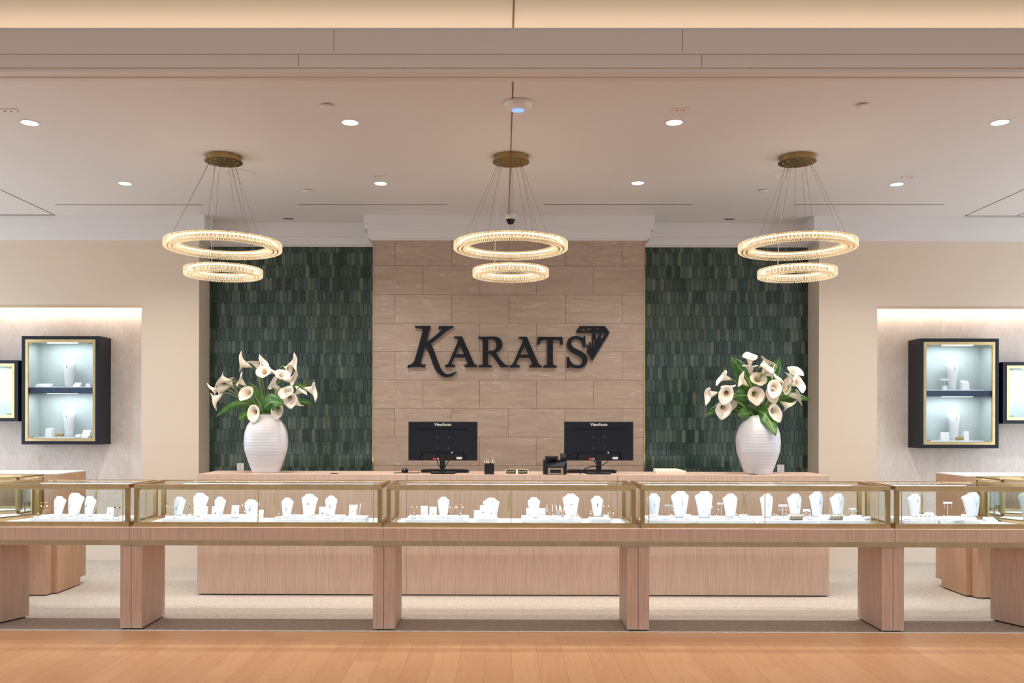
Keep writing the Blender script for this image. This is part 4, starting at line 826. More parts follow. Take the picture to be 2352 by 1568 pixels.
class CS(Case):
    cnt = {}
    def __init__(s, i, org, sc_, metal, zt=.790): super().__init__(CN[i], org, sc_, zt, metal); s.i = i; s.c = CS.cnt.setdefault(i, {})
    def tray(s, x0, x1, z=None, y0=6.40, y1=6.72):
        z = z or s.z; a, b = PY(s.px(x0, 0)[0], 1190, y0).x, PY(s.px(x1, 0)[0], 1190, y0).x
        o = MB().box(-(b-a)/2, (b-a)/2, -(y1-y0)/2, (y1-y0)/2, 0, z-.7572).build('display_riser', M_WHITE, bevel=.003, loc=((a+b)/2, (y0+y1)/2, .7572))
        tag(o, s.lab('riser', 'low white display platform'), 'display riser', 'white display platforms in the cases')
    def bust(s, x, yt, yb, wd, rz=0, pend='drop', style='lean', z=None, extra='', necklace=True, vz=.5):
        z = (z or s.z)+.0003; X, Y, Z = s.at(x, yb, z); h = PY(s.px(x, 0)[0], s.px(0, yt)[1], Y).z-z; w_ = wd/s.s*Y/2000
        w_ = w_/(abs(math.cos(rz))*.98+.02); lb = s.lab('bust', ('tall ' if h > .19 else '')+extra+'white necklace bust')
        mb, yo = bust_mesh(h, w_, style); o = mb.build('necklace_bust', M_BUST, loc=(X, Y, Z)); o.rotation_euler = (0, 0, rz); tag(o, lb, 'necklace bust', 'white necklace busts in the cases')
        if necklace:
            t = thing('necklace', {'M': 'fine gold', 'S': 'fine silver'}['M' if s.m is M_GOLD else 'S']+' necklace on the bust '+lb.split('bust, ')[1], 'necklace', (X, Y, Z+.002), rz, 'necklaces on the busts')
            neckl(t, h, w_, yo, s.m, pend, vz)
    def tbar(s, x, yt, yb, wd, drop, z=None, gem=None, wide=False, kind='ball'):
        z = (z or s.z)+.0003; X, Y, Z = s.at(x, yb, z); h = PY(s.px(x, 0)[0], s.px(0, yt)[1], Y).z-z; w_ = wd/s.s*Y/2000
        lb = s.lab('tbar', ('white' if wide else 'gold')+' T-shaped earring stand'); t = thing('earring_stand', lb, 'earring stand', (X, Y, Z), 0, 'T-shaped earring stands')
        mt = M_BUST if wide else M_GOLD
        MB().lathe([(.014, .002), (.014, 0)][::-1], 16).build('stand_base', mt, t)
        MB().tube([(0, 0, .002), (0, 0, h)], .0022 if wide else .0013, 8).build('pole', mt, t)
        if wide: MB().box(-w_/2, w_/2, -.006, .006, h, h+.013).build('crossbar', mt, t)
        else: MB().tube([(-w_/2, 0, h), (w_/2, 0, h)], .0016, 8).build('crossbar', mt, t)
        d = drop/s.s*Y/2000; side = ['left', 'right']
        for k, sx in enumerate((-1, 1)):
            e = thing('earring', '%s earring on the stand %s' % (side[k], lb.split('stand, ')[1]), 'earring', (X+sx*w_*.40, Y-.0085 if wide else Y-.003, Z+h-(0 if wide else .001)), 0, 'earrings on the stands')
            em = gem or (M_PEARL if s.m is M_GOLD else M_SILV)
            if kind == 'hoop': MB().tube([(.011*math.cos(q*pi/10), 0, -d*.5+d*.5*math.sin(q*pi/10)) for q in range(20)], .0018, 6, close=True).build('hoop', em, e)
            elif kind == 'tear': MB().tube([(.018*math.sin(q*pi/10)*abs(math.sin(q*pi/20))**.8, 0, -d*(.5-.5*math.cos(q*pi/10))) for q in range(20)], .0016, 6, close=True).build('hoop', em, e)
            elif kind == 'long': MB().box(-.0022, .0022, -.001, .001, -d, 0).build('drop_bar', em, e)
            else: MB().tube([(0, 0, 0), (0, 0, -d*.55)], .0006, 5).build('hook', s.m, e); MB().ball((0, 0, -d*.8), .0058, 8, 1.0 if kind == 'ball' else 1.5).build('drop', em, e)
    def card(s, x, yt, yb, wd, gem=None, z=None):
        z = (z or s.z)+.0003; X, Y, Z = s.at(x, yb, z); h = PY(s.px(x, 0)[0], s.px(0, yt)[1], Y).z-z; w_ = wd/s.s*Y/2000
        t = thing('jewellery_card', s.lab('card', 'white card stand'+(' with dark stone' if gem else '')), 'display card', (X, Y, Z), 0, 'upright jewellery card stands')
        MB().hexa([(-w_/2, 0, 0), (w_/2, 0, 0), (w_/2, .006, 0), (-w_/2, .006, 0)], [(-w_/2, .018, h), (w_/2, .018, h), (w_/2, .024, h), (-w_/2, .024, h)]).build('card_panel', M_WHITE, t)
        MB().box(-w_/2, w_/2, -.006, -.0005, 0, .008).build('card_ledge', M_WHITE, t)
        MB().ball((0, .018*.45-.002, h*.42), .0045, 8, 1.3).build('gem', gem or s.m, t)
        MB().tube([(-.007, .015, h*.8), (0, .018*.5-.001, h*.5), (.007, .015, h*.8)], .0006, 5).build('chain', s.m, t)
    def pad(s, x, yb, wd=110, ring=0, hh=.014, z=None):
        z = (z or s.z)+.0003; X, Y, Z = s.at(x, yb, z); Y = max(Y-.0, s.Y0+.005); w_ = wd/s.s*Y/2000; lb = s.lab('pad', 'small white ring pad')
        o = MB().box(-w_/2, w_/2, -w_*.35, w_*.35, 0, hh).build('ring_pad', M_WHITE, bevel=.003, loc=(X, Y, Z)); tag(o, lb, 'ring pad', 'small white ring pads')
        if ring:
            t = thing('ring', '%s ring on the ring pad %s' % ('gold' if s.m is M_GOLD else 'silver', lb.split('pad, ')[1]), 'ring', (X, Y, Z+hh), 0, 'rings on the pads')
            MB().tube([(.0095*math.cos(q*pi/9), 0, .0098+.0095*math.sin(q*pi/9)) for q in range(18)], .0016, 6, close=True).build('band', s.m, t); MB().ball((0, 0, .0205), .0042, 8).build('stone', M_PEARL if ring == 1 else M_GEMK, t)
    def vstand(s, x, yt, yb, z=None):
        z = (z or s.z)+.0003; X, Y, Z = s.at(x, yb, z); h = PY(s.px(x, 0)[0], s.px(0, yt)[1], Y).z-z
        t = thing('finger_stand', s.lab('vs', 'white V-shaped finger stand'), 'jewellery stand', (X, Y, Z), 0, 'two finger jewellery stands')
        MB().box(-.019, .019, -.013, .013, 0, .014).build('stand_block', M_WHITE, t, bevel=.002)
        for sx in (-1, 1): MB().tube([(sx*.004, 0, .0142), (sx*.014, 0, h)], [.0045, .003], 8).build('finger', M_BUST, t); MB().tube([(sx*.010, -.005, h*.75), (sx*.0105, -.006, h*.3)], .0018, 6).build('dangle', s.m, t)
    def ramp(s, x, yb, wd, stones=True, z=None, dp=.075, hh=.03):
        z = (z or s.z)+.0003; X, Y, Z = s.at(x, yb, z); w_ = wd/s.s*Y/2000
        t = thing('bracelet_ramp', s.lab('ramp', 'sloped bracelet ramp'+(' with black stones' if stones else '')), 'display ramp', (X, Y, Z), 0, 'sloped white bracelet ramps')
        MB().hexa([(-w_/2, -dp/2, 0), (w_/2, -dp/2, 0), (w_/2, dp/2, 0), (-w_/2, dp/2, 0)], [(-w_/2, -dp/2, .006), (w_/2, -dp/2, .006), (w_/2, dp/2, hh), (-w_/2, dp/2, hh)]).build('ramp_block', M_WHITE, t)
        if stones:
            n = 7
            for k in range(n): MB().ball((-w_*.4+w_*.8*k/(n-1), 0, .006+(hh-.006)*.5+.003), w_*.055, 6, .7).build('stone', M_GEMK if k % 2 == 0 else M_SILV, t)
        else: MB().tube([(-w_*.15, -dp*.1, hh*.52+.002), (0, -dp*.3, hh*.32+.003), (w_*.15, -dp*.1, hh*.52+.002)], .0008, 5).build('chain', s.m, t)
    def roll(s, x, yt, yb, wd, n=13, z=None):
        z = (z or s.z)+.0003; X, Y, Z = s.at(x, yb, z); w_ = wd/s.s*Y/2000; R_ = (yb-yt)/s.s*Y/2000/2
        t = thing('bangle_roll', s.lab('roll', 'white horizontal bangle roll bar'), 'bangle holder', (X, Y, Z), 0, 'horizontal bangle rolls')
        MB().lathe([(R_*.72, -w_/2), (R_*.72, w_/2)], 24, (0, 0, R_), True, 'x').build('roll_bar', M_WHITE, t)
        MB().box(-w_*.45, w_*.45, -R_*.4, R_*.4, 0, R_*.27).build('roll_foot', M_WHITE, t)
        for k in range(n):
            xx = -w_*.46+w_*.92*k/(n-1); e = thing('bangle', 'slim bangle, %s on the %s bangle roll' % (ORD[k]+(' from left' if k else ''), 'left' if s.c['roll'] == 1 else 'right'), 'bangle', (X+xx, Y, Z+R_), 0, 'bangles on the rolls')
            MB().tube([(0, R_*.86*math.cos(q*pi/10), R_*.86*math.sin(q*pi/10)) for q in range(20)], .0021, 6, close=True).build('bangle_hoop', M_GOLD if k % 3 else M_SILV, e)
    def cushion(s, x, yb, wd, z=None, col=None):
        z = (z or s.z)+.0003; X, Y, Z = s.at(x, yb, z); w_ = wd/s.s*Y/2000
        secs = [[(w_/2*math.copysign(abs(math.cos(q*pi/12))**.5, math.cos(q*pi/12))*k, w_*.32*math.copysign(abs(math.sin(q*pi/12))**.5, math.sin(q*pi/12))*k, zz) for q in range(24)] for zz, k in ((0, .8), (.008, 1), (.02, .97), (.028, .7))]
        o = MB().loft(secs).build('watch_cushion', col or M_BUST, loc=(X, Y, Z)); tag(o, s.lab('cush', 'small soft bracelet cushion'), 'cushion', 'bracelet cushions')
# case below the left vase
c = CS(2, (370, 1115), 10.226, M_GOLD)
c.tray(20, 1500); c.tray(1560, 2140, .800, 6.42, 6.66)
c.bust(385, 262, 700, 330, -.45, 'ring', vz=.42); c.bust(865, 172, 735, 400, -.42, 'drop', vz=.55); c.bust(1340, 262, 735, 300, -.4, 'drop', vz=.5); c.bust(2110, 325, 800, 380, -.2, 'dark', z=.7575, style='up')
c.tbar(200, 413, 690, 170, 85); c.tbar(600, 422, 695, 160, 85, kind='oval'); c.tbar(735, 437, 705, 150, 70, gem=M_GEMB); c.tbar(1960, 400, 700, 130, 75, z=.80)
c.card(995, 490, 748, 165); c.card(1265, 490, 762, 165, M_GEMB); c.card(1730, 470, 740, 170, z=.80); c.card(2335, 575, 840, 110, z=.7575)
for x, y in ((190, 755), (335, 775), (590, 757), (738, 772), (1060, 782), (1440, 760)): c.pad(x, y, 150, 0)
c.pad(1960, 718, 140, 1, z=.80)
c = CS(2, (580, 1115), 7.84, M_GOLD)
c.tray(390, 1545); c.tray(1640, 2030, .797, 6.42, 6.60)
c.bust(610, 222, 575, 225, -.15, 'ring', vz=.45); c.bust(1005, 152, 568, 300, -.15, 'tag', vz=.62); c.bust(1400, 185, 565, 225, -.15, 'ring', vz=.55)
c.card(1255, 385, 583, 122, M_GEMK); c.card(1800, 350, 552, 130, z=.797); c.vstand(1912, 322, 566, z=.797)
for x, y, r in ((465, 608, 1), (750, 605, 1), (915, 590, 0), (1105, 608, 1), (1358, 603, 1)): c.pad(x, y, 112, r)
# middle case
c = CS(3, (890, 1115), 8.11, M_GOLD)
c.tray(330, 1490); c.tray(1655, 2045, .797, 6.40, 6.56)
c.tbar(500, 338, 560, 120, 75, kind='ball'); c.bust(1040, 212, 598, 222, 0, 'drop', vz=.5); c.tbar(1215, 358, 570, 125, 55); c.tbar(1345, 345, 560, 130, 65, kind='oval')
c.card(682, 382, 598, 128); c.card(845, 397, 610, 130); c.card(1665, 465, 690, 110, z=.7575); c.card(1782, 375, 585, 122, M_GEMB, z=.797); c.card(1935, 392, 600, 130, z=.797)
c.bust(1930, 230, 640, 308, 0, 'drop', z=.7575, vz=.75)
for x, y, r in ((490, 628, 1), (645, 618, 1), (958, 620, 0), (1135, 635, 2), (1232, 618, 0), (1362, 628, 1)): c.pad(x, y, 105, r, .022)
c.pad(1740, 602, 100, 0, z=.797)
c = CS(3, (1160, 1115), 7.84, M_GOLD)
c.tray(310, 1390); c.tray(1535, 1915, .797, 6.40, 6.54)
c.bust(520, 212, 585, 222, 0, 'drop', vz=.55); c.bust(1190, 148, 578, 302, 0, 'dark', vz=.58); c.bust(1665, 188, 558, 222, .05, 'tag', z=.797, vz=.6)
c.card(447, 408, 622, 122); c.card(665, 408, 622, 120)
c.tbar(803, 338, 560, 118, 130, kind='long'); c.vstand(955, 352, 585); c.vstand(1032, 380, 605); c.tbar(1133, 345, 570, 100, 70); c.tbar(1590, 463, 600, 120, 50, z=.797); c.tbar(1818, 320, 535, 110, 55, z=.797); c.tbar(1905, 463, 600, 110, 40, z=.7575)
for x, y, r in ((785, 592, 0), (857, 620, 1), (1123, 592, 0), (1195, 620, 1), (1310, 605, 1)): c.pad(x, y, 105, r, .016)
c.pad(1815, 560, 95, 0, z=.797)
# case below the right vase
c = CS(4, (1475, 1115), 8.11, M_SILV)
c.tray(120, 1010); c.tray(1040, 2040)
c.bust(222, 145, 598, 255, 0.24, 'ring', 'up', vz=.55); c.bust(722, 98, 602, 345, 0.28, 'bar', 'up', vz=.7); c.bust(1172, 98, 605, 350, 0.31, 'drop', 'up', vz=.5); c.bust(1655, 150, 605, 290, 0.34, 'drop', 'up', vz=.62)
c.tbar(500, 385, 560, 165, 75, wide=True, kind='hoop'); c.tbar(1230, 402, 645, 150, 110, wide=True, kind='tear'); c.tbar(1480, 348, 590, 160, 120, wide=True, kind='oval')
c.ramp(228, 625, 165); c.ramp(850, 615, 150); c.ramp(1905, 620, 150)
for x, y, r in ((545, 625, 1), (430, 655, 0), (822, 658, 0), (1385, 680, 1), (1612, 680, 1), (1755, 615, 1), (1890, 680, 0)): c.pad(x, y, 100, r)
c = CS(4, (1750, 1115), 7.587, M_SILV)
c.tray(-60, 960); c.tray(1010, 1900)
c.bust(95, 140, 560, 250, 0.36, 'drop', 'up', vz=.45); c.bust(590, 140, 548, 285, 0.46, 'drop', 'up', vz=.45); c.bust(975, 98, 545, 285, 0.48, 'ring', 'up', vz=.6); c.bust(1340, 140, 550, 290, 0.52, 'ring', 'up', vz=.58)
c.tbar(365, 358, 560, 145, 70, wide=True, kind='hoop'); c.tbar(775, 442, 580, 110, 60, wide=True, kind='hoop'); c.tbar(1580, 418, 560, 118, 35, wide=True, kind='hoop')
c.roll(590, 508, 622, 245); c.roll(1285, 548, 660, 245)
c.ramp(1110, 585, 190, False); c.ramp(1665, 590, 190, False)
for x, y, r in ((215, 575, 1), (265, 640, 1), (420, 560, 1), (845, 635, 1), (1180, 640, 0)): c.pad(x, y, 100, r)
c.cushion(1840, 640, 120)
# leftmost case
c = CS(1, (0, 1110), 7.84, M_GOLD)
c.tray(520, 1700); c.tray(1860, 2215, .780)
c.bust(1030, 232, 590, 265, -.5, 'ring', vz=.45); c.bust(1300, 172, 602, 345, -.5, 'ring', vz=.5); c.bust(1575, 232, 602, 255, -.5, 'dark', vz=.55)
c.tbar(800, 345, 580, 130, 75); c.tbar(1690, 342, 590, 100, 110, kind='long'); c.tbar(2115, 385, 600, 115, 60, z=.780, gem=M_GEMK)
c.card(1972, 435, 612, 118, z=.780)
for x, y, r in ((675, 630, 1), (815, 600, 0), (965, 628, 0), (1150, 625, 0), (1385, 620, 1), (1500, 628, 0), (1665, 600, 0)): c.pad(x, y, 125, r)
c.pad(1900, 650, 120, 0, z=.780); c.pad(2095, 645, 130, 0, z=.780)
# rightmost case
c = CS(5, (2060, 1110), 8.055, M_SILV)
c.tray(140, 760); c.tray(820, 1560)
c.bust(345, 192, 600, 300, .5, 'drop', 'up', vz=.7); c.bust(1420, 165, 590, 400, .45, 'tag', 'up', vz=.5)
c.tbar(938, 372, 590, 160, 90, wide=True, kind='long'); c.ramp(480, 655, 300); c.ramp(1120, 690, 200, False); c.ramp(1340, 655, 190); c.ramp(1730, 700, 190, False, z=.7575)
for x, y, r in ((205, 725, 0), (400, 735, 1), (578, 735, 1), (728, 735, 1), (820, 660, 0), (872, 735, 1), (1255, 600, 1)): c.pad(x, y, 105, r)
c.cushion(590, 600, 180, col=M_SKIN)
# corner cases: only the parts the photo shows
for X, Y, Z, h, wd, rz, lb in ((-4.02, 6.80, .7575, .225, .15, .9, 'white necklace bust in the angled corner case at the far left edge'), (4.07, 6.72, .7575, .235, .18, -.5, 'very large white necklace bust in the angled corner case at the far right edge')):
    mb, yo = bust_mesh(h, wd, 'up'); o = mb.build('necklace_bust', M_BUST, loc=(X, Y, Z)); o.rotation_euler = (0, 0, rz); tag(o, lb, 'necklace bust', 'white necklace busts in the cases')
    t = thing('necklace', 'fine necklace on the bust in the corner case at the far %s edge' % lb.split()[-2], 'necklace', (X, Y, Z+.001), rz, 'necklaces on the busts'); neckl(t, h, wd, yo, M_SILV, 'drop', .5)
o = MB().box(-.07, .07, -.05, .05, 0, .05).build('display_block', M_WHITE, bevel=.003, loc=(-3.97, 6.62, .7575)); o.rotation_euler = (0, 0, .78); tag(o, 'white display block in the angled corner case at the far left', 'display block')
# wall cabinet contents
def cab_items(C, side):
    t, fl, X, Z, Yf, (a, b) = C
    zt, zb = fl[0]+.0005, fl[1]+.0005; Yc = Yf+.13
    px = (lambda v: PY(v, 900, Yc).x)
    sx = (157, 157) if side == 'left' else (2189, 2193)
    for k, (z, nm, yt) in enumerate(((zt, 'upper', 820 if side == 'left' else 824), (zb, 'lower', 934 if side == 'left' else 938))):
        o = MB().box(-(b-a)/2+.02, (b-a)/2-.06, -.07, .07, 0, .012).build('shelf_riser', M_WHITE, bevel=.002, loc=((a+b)/2, Yc, z)); tag(o, 'thin white platform on the %s level of the %s wall cabinet' % (nm, side), 'display riser')
        h = PY(sx[k], yt, Yc).z-z-.0125; X_ = px(sx[k]); lb = 'white necklace bust on the %s level of the %s wall cabinet' % (nm, side); wd = .155; rz = (-.25 if side == 'left' else .25)
        mb, yo = bust_mesh(h, wd, 'up'); o = mb.build('necklace_bust', M_BUST, loc=(X_, Yc, z+.0125)); o.rotation_euler = (0, 0, rz); tag(o, lb, 'necklace bust', 'white busts in the wall cabinets')
        t_ = thing('necklace', 'dark pendant necklace on the %s bust of the %s wall cabinet' % (nm, side), 'necklace', (X_, Yc, z+.0135), rz, 'necklaces in the wall cabinets'); neckl(t_, h, wd, yo, M_GEMK, 'dark', .66)
    def bx(x, y0, y1, wd, z, nm, lb, cat, mat=M_WHITE, dy=0):
        o = MB().hexa([(-wd/2, -.03, 0), (wd/2, -.03, 0), (wd/2, .03, 0), (-wd/2, .03, 0)], [(-wd/2, -.02, y1), (wd/2, -.02, y1), (wd/2, .03, y0), (-wd/2, .03, y0)]).build(nm, mat, loc=(px(x), Yc-.02+dy, z+.0125)); tag(o, lb+' of the %s wall cabinet' % side, cat)
    if side == 'left':
        bx(104, .035, .02, .16, zt, 'bracelet_tray', 'low white bracelet tray at the upper left', 'display tray'); bx(179, .045, .01, .07, zt, 'ring_wedge', 'small white wedge at the upper right', 'display wedge'); bx(206, .035, .035, .045, zt, 'display_block', 'small white block at the upper right corner', 'display block')
        bx(116, .095, .085, .065, zb, 'earring_block', 'upright white earring block at the lower left', 'display block'); bx(200, .075, .01, .085, zb, 'card_wedge', 'sloping white card wedge at the lower right', 'display wedge'); bx(186, .03, .02, .05, zb, 'ring_pad', 'small white ring pad beside the wedge at the lower right', 'ring pad', dy=-.03)
    else:
        t_ = thing('earring_stand', 'white T-shaped earring stand at the upper left of the right wall cabinet', 'earring stand', (px(2167), Yc-.02, zt+.0125))
        MB().box(-.022, .022, -.02, .02, 0, .045).build('stand_base', M_WHITE, t_); MB().tube([(0, 0, .045), (0, 0, .10)], .003, 8).build('pole', M_WHITE, t_); MB().box(-.042, .042, -.005, .005, .10, .118).build('crossbar', M_WHITE, t_)
        bx(2213, .10, .08, .075, zt, 'watch_cushion', 'white bracelet cushion at the upper right', 'cushion'); bx(2166, .02, .09, .09, zb, 'card_wedge', 'folded white card wedge at the lower left', 'display wedge'); bx(2215, .10, .10, .05, zb, 'display_block', 'small white ring block at the lower right', 'display block')
cab_items(WL, 'left'); cab_items(WR, 'right')
# ------------------------------------------------------------ vases and calla lilies
YV = 7.80
def vase(x, lb):
    X = PY(x, 1086, YV).x; k = .520/653.
    pr = [(0, 150), (48, 170), (98, 187), (148, 206), (248, 243-4), (348, 248), (448, 240), (520, 215), (560, 190), (590, 160), (615, 128), (635, 98), (650, 78), (653, 74)]
    prof = []
    n = 110
    for i in range(n+1):
        y = 653*i/n
        for (a, ra), (b, rb) in zip(pr[:-1], pr[1:]):
            if a <= y <= b: f = (y-a)/(b-a); f = f; r = ra+(rb-ra)*f; break
        prof.append((r*k*.985, y*k))
    # smooth the profile a little
    for _ in range(14): prof = [prof[0]]+[((prof[i-1][0]+2*prof[i][0]+prof[i+1][0])/4, prof[i][1]) for i in range(1, len(prof)-1)]+[prof[-1]]
    prof = [(r+(k*(.9*math.sin(i*2.3)+.4*math.sin(i*1.1)) if 4 < i < n-5 else 0), z) for i, (r, z) in enumerate(prof)]
    top = prof[-1][1]
    prof += [(.050, top), (.048, top-.02), (.075, top-.06), (.12, top-.14), (.001, top-.16)]
    o = MB().lathe([(.001, 0)]+prof, 64).build('vase', M_CERAM, loc=(X, YV, CZ+.0003)); tag(o, lb, 'vase', 'ribbed white vases on the service counter'); return X, CZ+top
def spathe_mb(L, R, seed):
    r_ = random.Random(seed); nu, nt = 32, 14; vs = []; fs = []; rn = []; wob = r_.uniform(0, 6); sq = r_.uniform(.80, .98)
    for j in range(nt+1):
        t = j/nt
        for i in range(nu):
            u = 2*pi*i/nu; cu = math.cos(u); tipf = math.exp(-(min(u, 2*pi-u)/.34)**2)
            z = L*t*(.86+.14*cu)
            r = R*(.04+.52*t**.72+.36*t**2.4)
            if t > .65:
                f = (t-.65)/.35; r += R*f**1.6*(.34+.07*math.sin(2*u+wob)); z -= L*f*f*(.03+.07*(1-cu)+.03*math.sin(3*u+wob)); r += R*.26*tipf*f**2; z += L*.04*tipf*f**3
            vs.append((r*cu, r*math.sin(u)*sq, z))
    for j in range(nt):
        for i in range(nu): fs.append((j*nu+i, j*nu+(i+1) % nu, (j+1)*nu+(i+1) % nu, (j+1)*nu+i)); rn.append((j+.5)/nt)
    mb = MB(); mb.add(vs, fs, True, rn); return mb
PROT = []
def flower(side, org, vx, vz, x, y, ux, uy, toward, size, lb, k):
    # x,y crop position of the mouth centre; (ux,uy) image direction the mouth faces; toward 0..1 turned to the viewer
    px, py = org[0]+x/4.9, org[1]+y/4.9
    rr = random.Random(k*7+(1 if side == 'right' else 0)); Y = YV+rr.uniform(-.08, .06)-toward*.15
    M0 = PY(px, py, Y); n2 = math.hypot(ux, uy) or 1
    d = Vector((ux/n2*(1-toward*.85), -toward*1.0, -uy/n2*(1-toward*.85))).normalized()
    size *= 1.05; L = .115*size; R_ = .045*size; base = M0-d*L*.75
    t = thing('calla_lily', lb+' in the %s vase' % side, 'flower', base, 0, 'white calla lilies in the %s vase' % side)
    pk = k % 4
    while len(PROT) <= pk: PROT.append(None)
    if PROT[pk] is None: o = spathe_mb(.115, .045, pk+3).build('spathe', M_SPA, t); PROT[pk] = o.data; sd = o.modifiers.new('t', 'SOLIDIFY'); sd.thickness = .0012
    else: o = bpy.data.objects.new('spathe', PROT[pk]); COL.objects.link(o); o.parent = t; sd = o.modifiers.new('t', 'SOLIDIFY'); sd.thickness = .0012
    qz = d.to_track_quat('Z', 'Y'); tipdir = Vector((rr.uniform(-.4, .4)+ux*.2/n2, 0, -1)) if toward > .5 else Vector((ux/n2*.3, 0, 1 if rr.random() > .5 else -1))
    # roll so that the pointed tip lies along tipdir
    xa = qz @ Vector((1, 0, 0)); ya = qz @ Vector((0, 1, 0)); ang = math.atan2(tipdir.dot(ya), tipdir.dot(xa))
    from mathutils import Quaternion
    o.rotation_mode = 'QUATERNION'; o.rotation_quaternion = qz @ Quaternion((0, 0, 1), ang); o.scale = (size,)*3
    MB().tube([d*.012, d*L*.35, d*L*.62], [.003*size, .0048*size, .0028*size], 8).build('spadix', M_SPADIX, t)
    b0 = Vector((vx+(px-(org[0]+740/4.9))*.00018, YV+rr.uniform(-.02, .02), vz-.03)); b1 = Vector((vx, YV, vz-.12))
    pts = []; c1 = b0+Vector(((base.x-vx)*.25, 0, max(.03, (base.z-vz)*.5))); c2 = base-d*.07
    for i in range(13):
        s_ = i/12; pts.append(b0*(1-s_)**3+c1*3*s_*(1-s_)**2+c2*3*s_*s_*(1-s_)+base*s_**3)
    MB().tube([p-base for p in [b1]+pts], .0042, 8).build('stem', M_STEM, t)
def leaf(side, org, vx, vz, pts, wd, lb, k, cz=0):
    rr = random.Random(k+50); P = [PY(org[0]+x/4.9, org[1]+y/4.9, YV+.055+dy) for x, y, dy in pts]
    n = 14; C = []
    for i in range(n+1):
        s_ = i/n; C.append(P[0]*(1-s_)**2+P[1]*2*s_*(1-s_)+P[2]*s_*s_)
    w_ = wd/4.9*YV/2000
    vs = []; fs = []; rn = []
    for i, c_ in enumerate(C):
        s_ = i/n; t = (C[min(i+1, n)]-C[max(i-1, 0)]).normalized(); side_v = t.cross(Vector((0, 1, .0+cz))).normalized(); up = side_v.cross(t)
        hw = w_/2*(math.sin(pi*min(1, s_*.96+.02)**.75)**.8)*(1 if s_ < .98 else .2)
        for j, q in enumerate((-1, -.6, -.08, .08, .6, 1)): vs.append(c_+side_v*hw*q+up*(abs(q)*hw*.28+.006*math.sin(s_*9+q*2)))
    for i in range(n):
        for j in range(5): fs.append((i*6+j, i*6+j+1, i*6+j+7, i*6+j+6)); rn.append(.9 if j == 2 else 0)
    b = Vector((vx, YV, vz-.10)); t_ = thing('calla_leaf', lb+' of the %s bouquet' % side, 'leaf', P[0], 0, 'green leaves in the %s vase' % side)
    o = MB().add([v-P[0] for v in vs], fs, True, rn).build('leaf_blade', M_LEAF, t_); sd = o.modifiers.new('t', 'SOLIDIFY'); sd.thickness = .0012
    m = (b+P[0])/2+Vector((0, 0, .03)); MB().tube([b-P[0], Vector((vx, YV, vz+.0))*.6+P[0]*.4-P[0], Vector((0, 0, 0)), C[1]-P[0]], .0032, 7).build('leaf_stalk', M_STEM, t_)
LO_, RO_ = (460, 790), (1590, 790)
vx, vz = vase(611, 'large ribbed white ceramic vase of calla lilies on the left end of the counter')
for k, a in enumerate(((455, 205, -1, -.45, .1, 1.3, 'top left calla lily opening to the left'), (612, 195, -.5, -1, .15, 1.15, 'topmost calla lily opening upward'), (715, 205, .6, -1, .1, 1.1, 'calla lily pointing up right behind the topmost ones'),
        (710, 305, 0, -.4, .85, 1.15, 'centre top calla lily facing forward'), (800, 295, 1, -.6, .1, 1.1, 'calla lily opening right beside the centre top one'), (1065, 205, 1, -.5, .1, 1.1, 'top right calla lily with a long pointed tip'),
        (1000, 290, .5, .3, .3, .8, 'small calla lily just below the top right one'), (925, 340, .6, -.6, .6, 1.15, 'upper right calla lily half turned forward'), (1050, 395, 1, -.1, .1, 1.15, 'calla lily opening right at mid height'),
        (215, 400, -1, -.1, .2, 1.2, 'upper left calla lily opening left'), (300, 400, -.6, -.8, .1, 1.1, 'calla lily with raised tip at the upper left'), (220, 510, -1, .35, .1, 1.3, 'long calla lily pointing left at mid height'),
        (130, 520, -1, .2, .2, 1.0, 'leftmost calla lily at mid height'), (150, 640, -1, .8, .1, 1.15, 'calla lily drooping at the lower left edge'), (440, 400, -.7, -.7, .2, 1.0, 'small calla lily left of the centre stems'),
        (515, 550, -.2, -.1, .8, 1.2, 'left calla lily facing forward above the rim'), (598, 778, -.3, .5, .85, 1.15, 'lowest left calla lily over the vase rim'), (865, 745, .2, .5, .8, 1.15, 'lowest right calla lily over the vase rim'),
        (962, 540, -.1, -.2, .8, 1.2, 'right calla lily facing forward at mid height'), (1010, 625, .4, .6, .75, 1.1, 'calla lily facing down right below the forward one'), (1135, 520, .8, -.5, .2, .95, 'small calla lily opening right'),
        (1285, 530, 1, .3, .1, 1.25, 'rightmost calla lily pointing right'), (815, 440, -.4, -.6, .3, 1.0, 'calla lily partly hidden behind the stems'), (868, 490, .3, -.9, .1, .9, 'small calla lily rising right of the stems'), (1110, 690, .3, 1, .1, .7, 'tiny calla lily drooping at the lower right'))):
    flower('left', LO_, vx, vz, *a, k)
for k, a in enumerate(((((700, 745, -.06), (790, 590, -.24), (930, 680, -.27)), 190, 'broad leaf crossing right above the rim'), (((700, 740, 0), (430, 560, .02), (165, 830, -.02)), 95, 'long narrow leaf drooping to the left'),
        (((780, 720, 0), (960, 440, .03), (1225, 460, 0)), 90, 'bright leaf pointing right at mid height'), (((790, 740, 0), (1080, 590, .02), (1285, 680, -.02)), 90, 'leaf drooping at the lower right'), (((700, 770, 0), (560, 740, -.03), (430, 850, -.17)), 150, 'short leaf below the lowest left flower'),
        (((690, 730, .03), (620, 560, .05), (560, 430, .05)), 120, 'dark leaf standing behind the left stems'))): leaf('left', LO_, vx, vz, *a, k)
vx, vz = vase(1741, 'large ribbed white ceramic vase of calla lilies on the right end of the counter')
vz -= 0
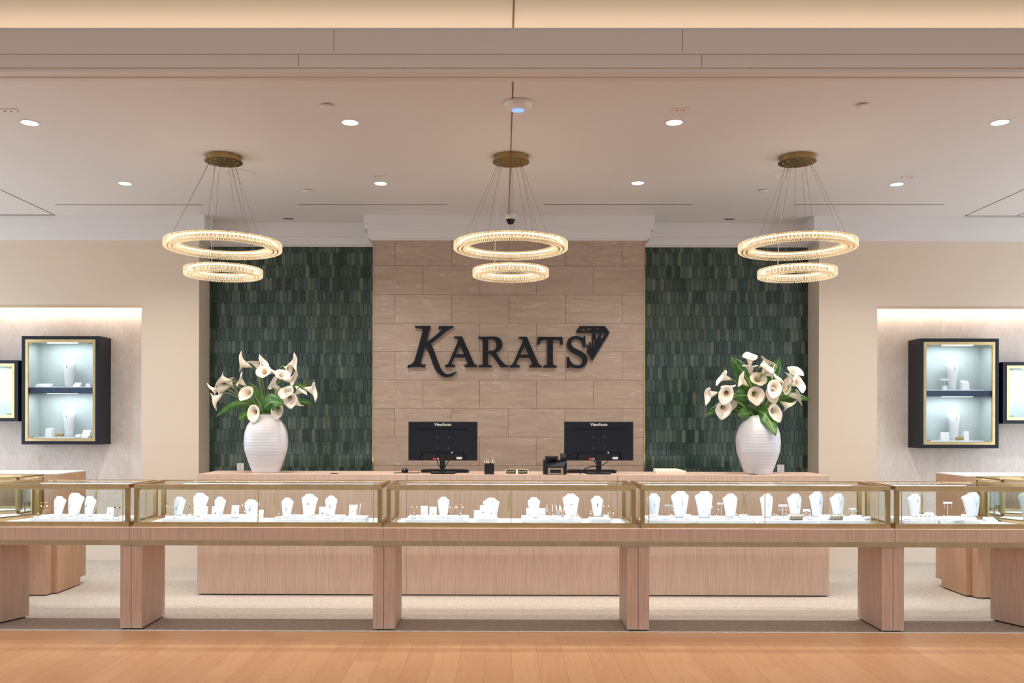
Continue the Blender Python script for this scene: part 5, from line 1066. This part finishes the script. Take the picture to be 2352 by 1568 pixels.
for k, a in enumerate(((650, 140, 0, -1, .1, 1.2, 'topmost calla lily opening upward'), (650, 245, -.2, -.9, .35, 1.15, 'calla lily just below the topmost one'), (860, 195, .9, -.6, .1, 1.2, 'top calla lily with a long tip to the right'),
        (845, 265, .3, -.6, .6, 1.2, 'upper calla lily half turned forward'), (910, 320, .7, -.2, .2, 1.0, 'calla lily opening right below the half turned one'), (745, 385, 0, -.1, .85, 1.3, 'large centre calla lily facing forward'),
        (330, 375, -1, -.2, .15, 1.15, 'upper left calla lily opening left'), (550, 400, -.8, -.7, .1, 1.05, 'calla lily pointing up left'), (405, 475, -.3, -.6, .3, 1.1, 'calla lily behind the left forward one'),
        (175, 580, -1, .3, .15, 1.2, 'leftmost calla lily turned left'), (380, 570, -.1, .1, .8, 1.25, 'left calla lily facing forward'), (450, 650, .2, .5, .5, 1.2, 'wide calla lily below the left forward one'),
        (352, 735, -.1, .3, .85, 1.25, 'lowest left calla lily over the green leaf'), (718, 575, 0, .1, .92, 1.3, 'central calla lily showing its yellow spadix'), (925, 500, 0, 0, .92, 1.3, 'calla lily facing forward right of centre'),
        (900, 570, 0, .6, .7, 1.1, 'calla lily tucked below the one right of centre'), (1060, 480, .5, -.3, .5, 1.2, 'calla lily behind the one right of centre'), (1160, 300, .4, -.6, .6, 1.25, 'upper right calla lily turned up'),
        (1120, 370, .2, -.8, .1, 1.0, 'calla lily below the upper right one'), (1205, 440, .3, -.1, .75, 1.3, 'right calla lily facing forward'), (970, 390, .3, -.8, .2, 1.0, 'calla lily rising behind the centre right'),
        (1195, 590, 1, .1, .1, 1.15, 'rightmost calla lily pointing right'), (1095, 700, .9, .5, .1, 1.1, 'calla lily pointing down right'), (935, 770, .5, .4, .7, 1.25, 'lowest right calla lily over the large leaf'))):
    flower('right', RO_, vx, vz, *a, k+30)
for k, a in enumerate(((((730, 600, .08), (600, 330, .08), (440, 150, .06)), 220, 'tall broad leaf standing behind at the upper left'), (((860, 500, .08), (930, 300, .08), (985, 150, .06)), 150, 'leaf standing behind at the upper right'),
        (((730, 650, -.02), (600, 530, -.10), (450, 600, -.12)), 190, 'broad leaf at mid left with yellow veins'), (((560, 720, .02), (380, 660, .0), (160, 800, -.04)), 160, 'bright green leaf at the lower left'),
        (((730, 830, 0), (620, 740, -.10), (515, 810, -.20)), 160, 'short dark leaf over the left rim'), (((700, 740, -.05), (850, 740, -.20), (940, 1030, -.30)), 200, 'large dark leaf hanging over the right rim'),
        (((850, 690, .02), (1060, 540, .02), (1330, 630, 0)), 130, 'long leaf pointing to the right wall'), (((900, 620, .06), (1050, 500, .06), (1170, 520, .05)), 80, 'small bright leaf behind the right stems'))): leaf('right', RO_, vx, vz, *a, k+10)
for o in list(bpy.data.objects):
    if o.type == 'MESH' and o.data.users > 0 and o.name.startswith(('letter_', 'diamond')): fixn(o)
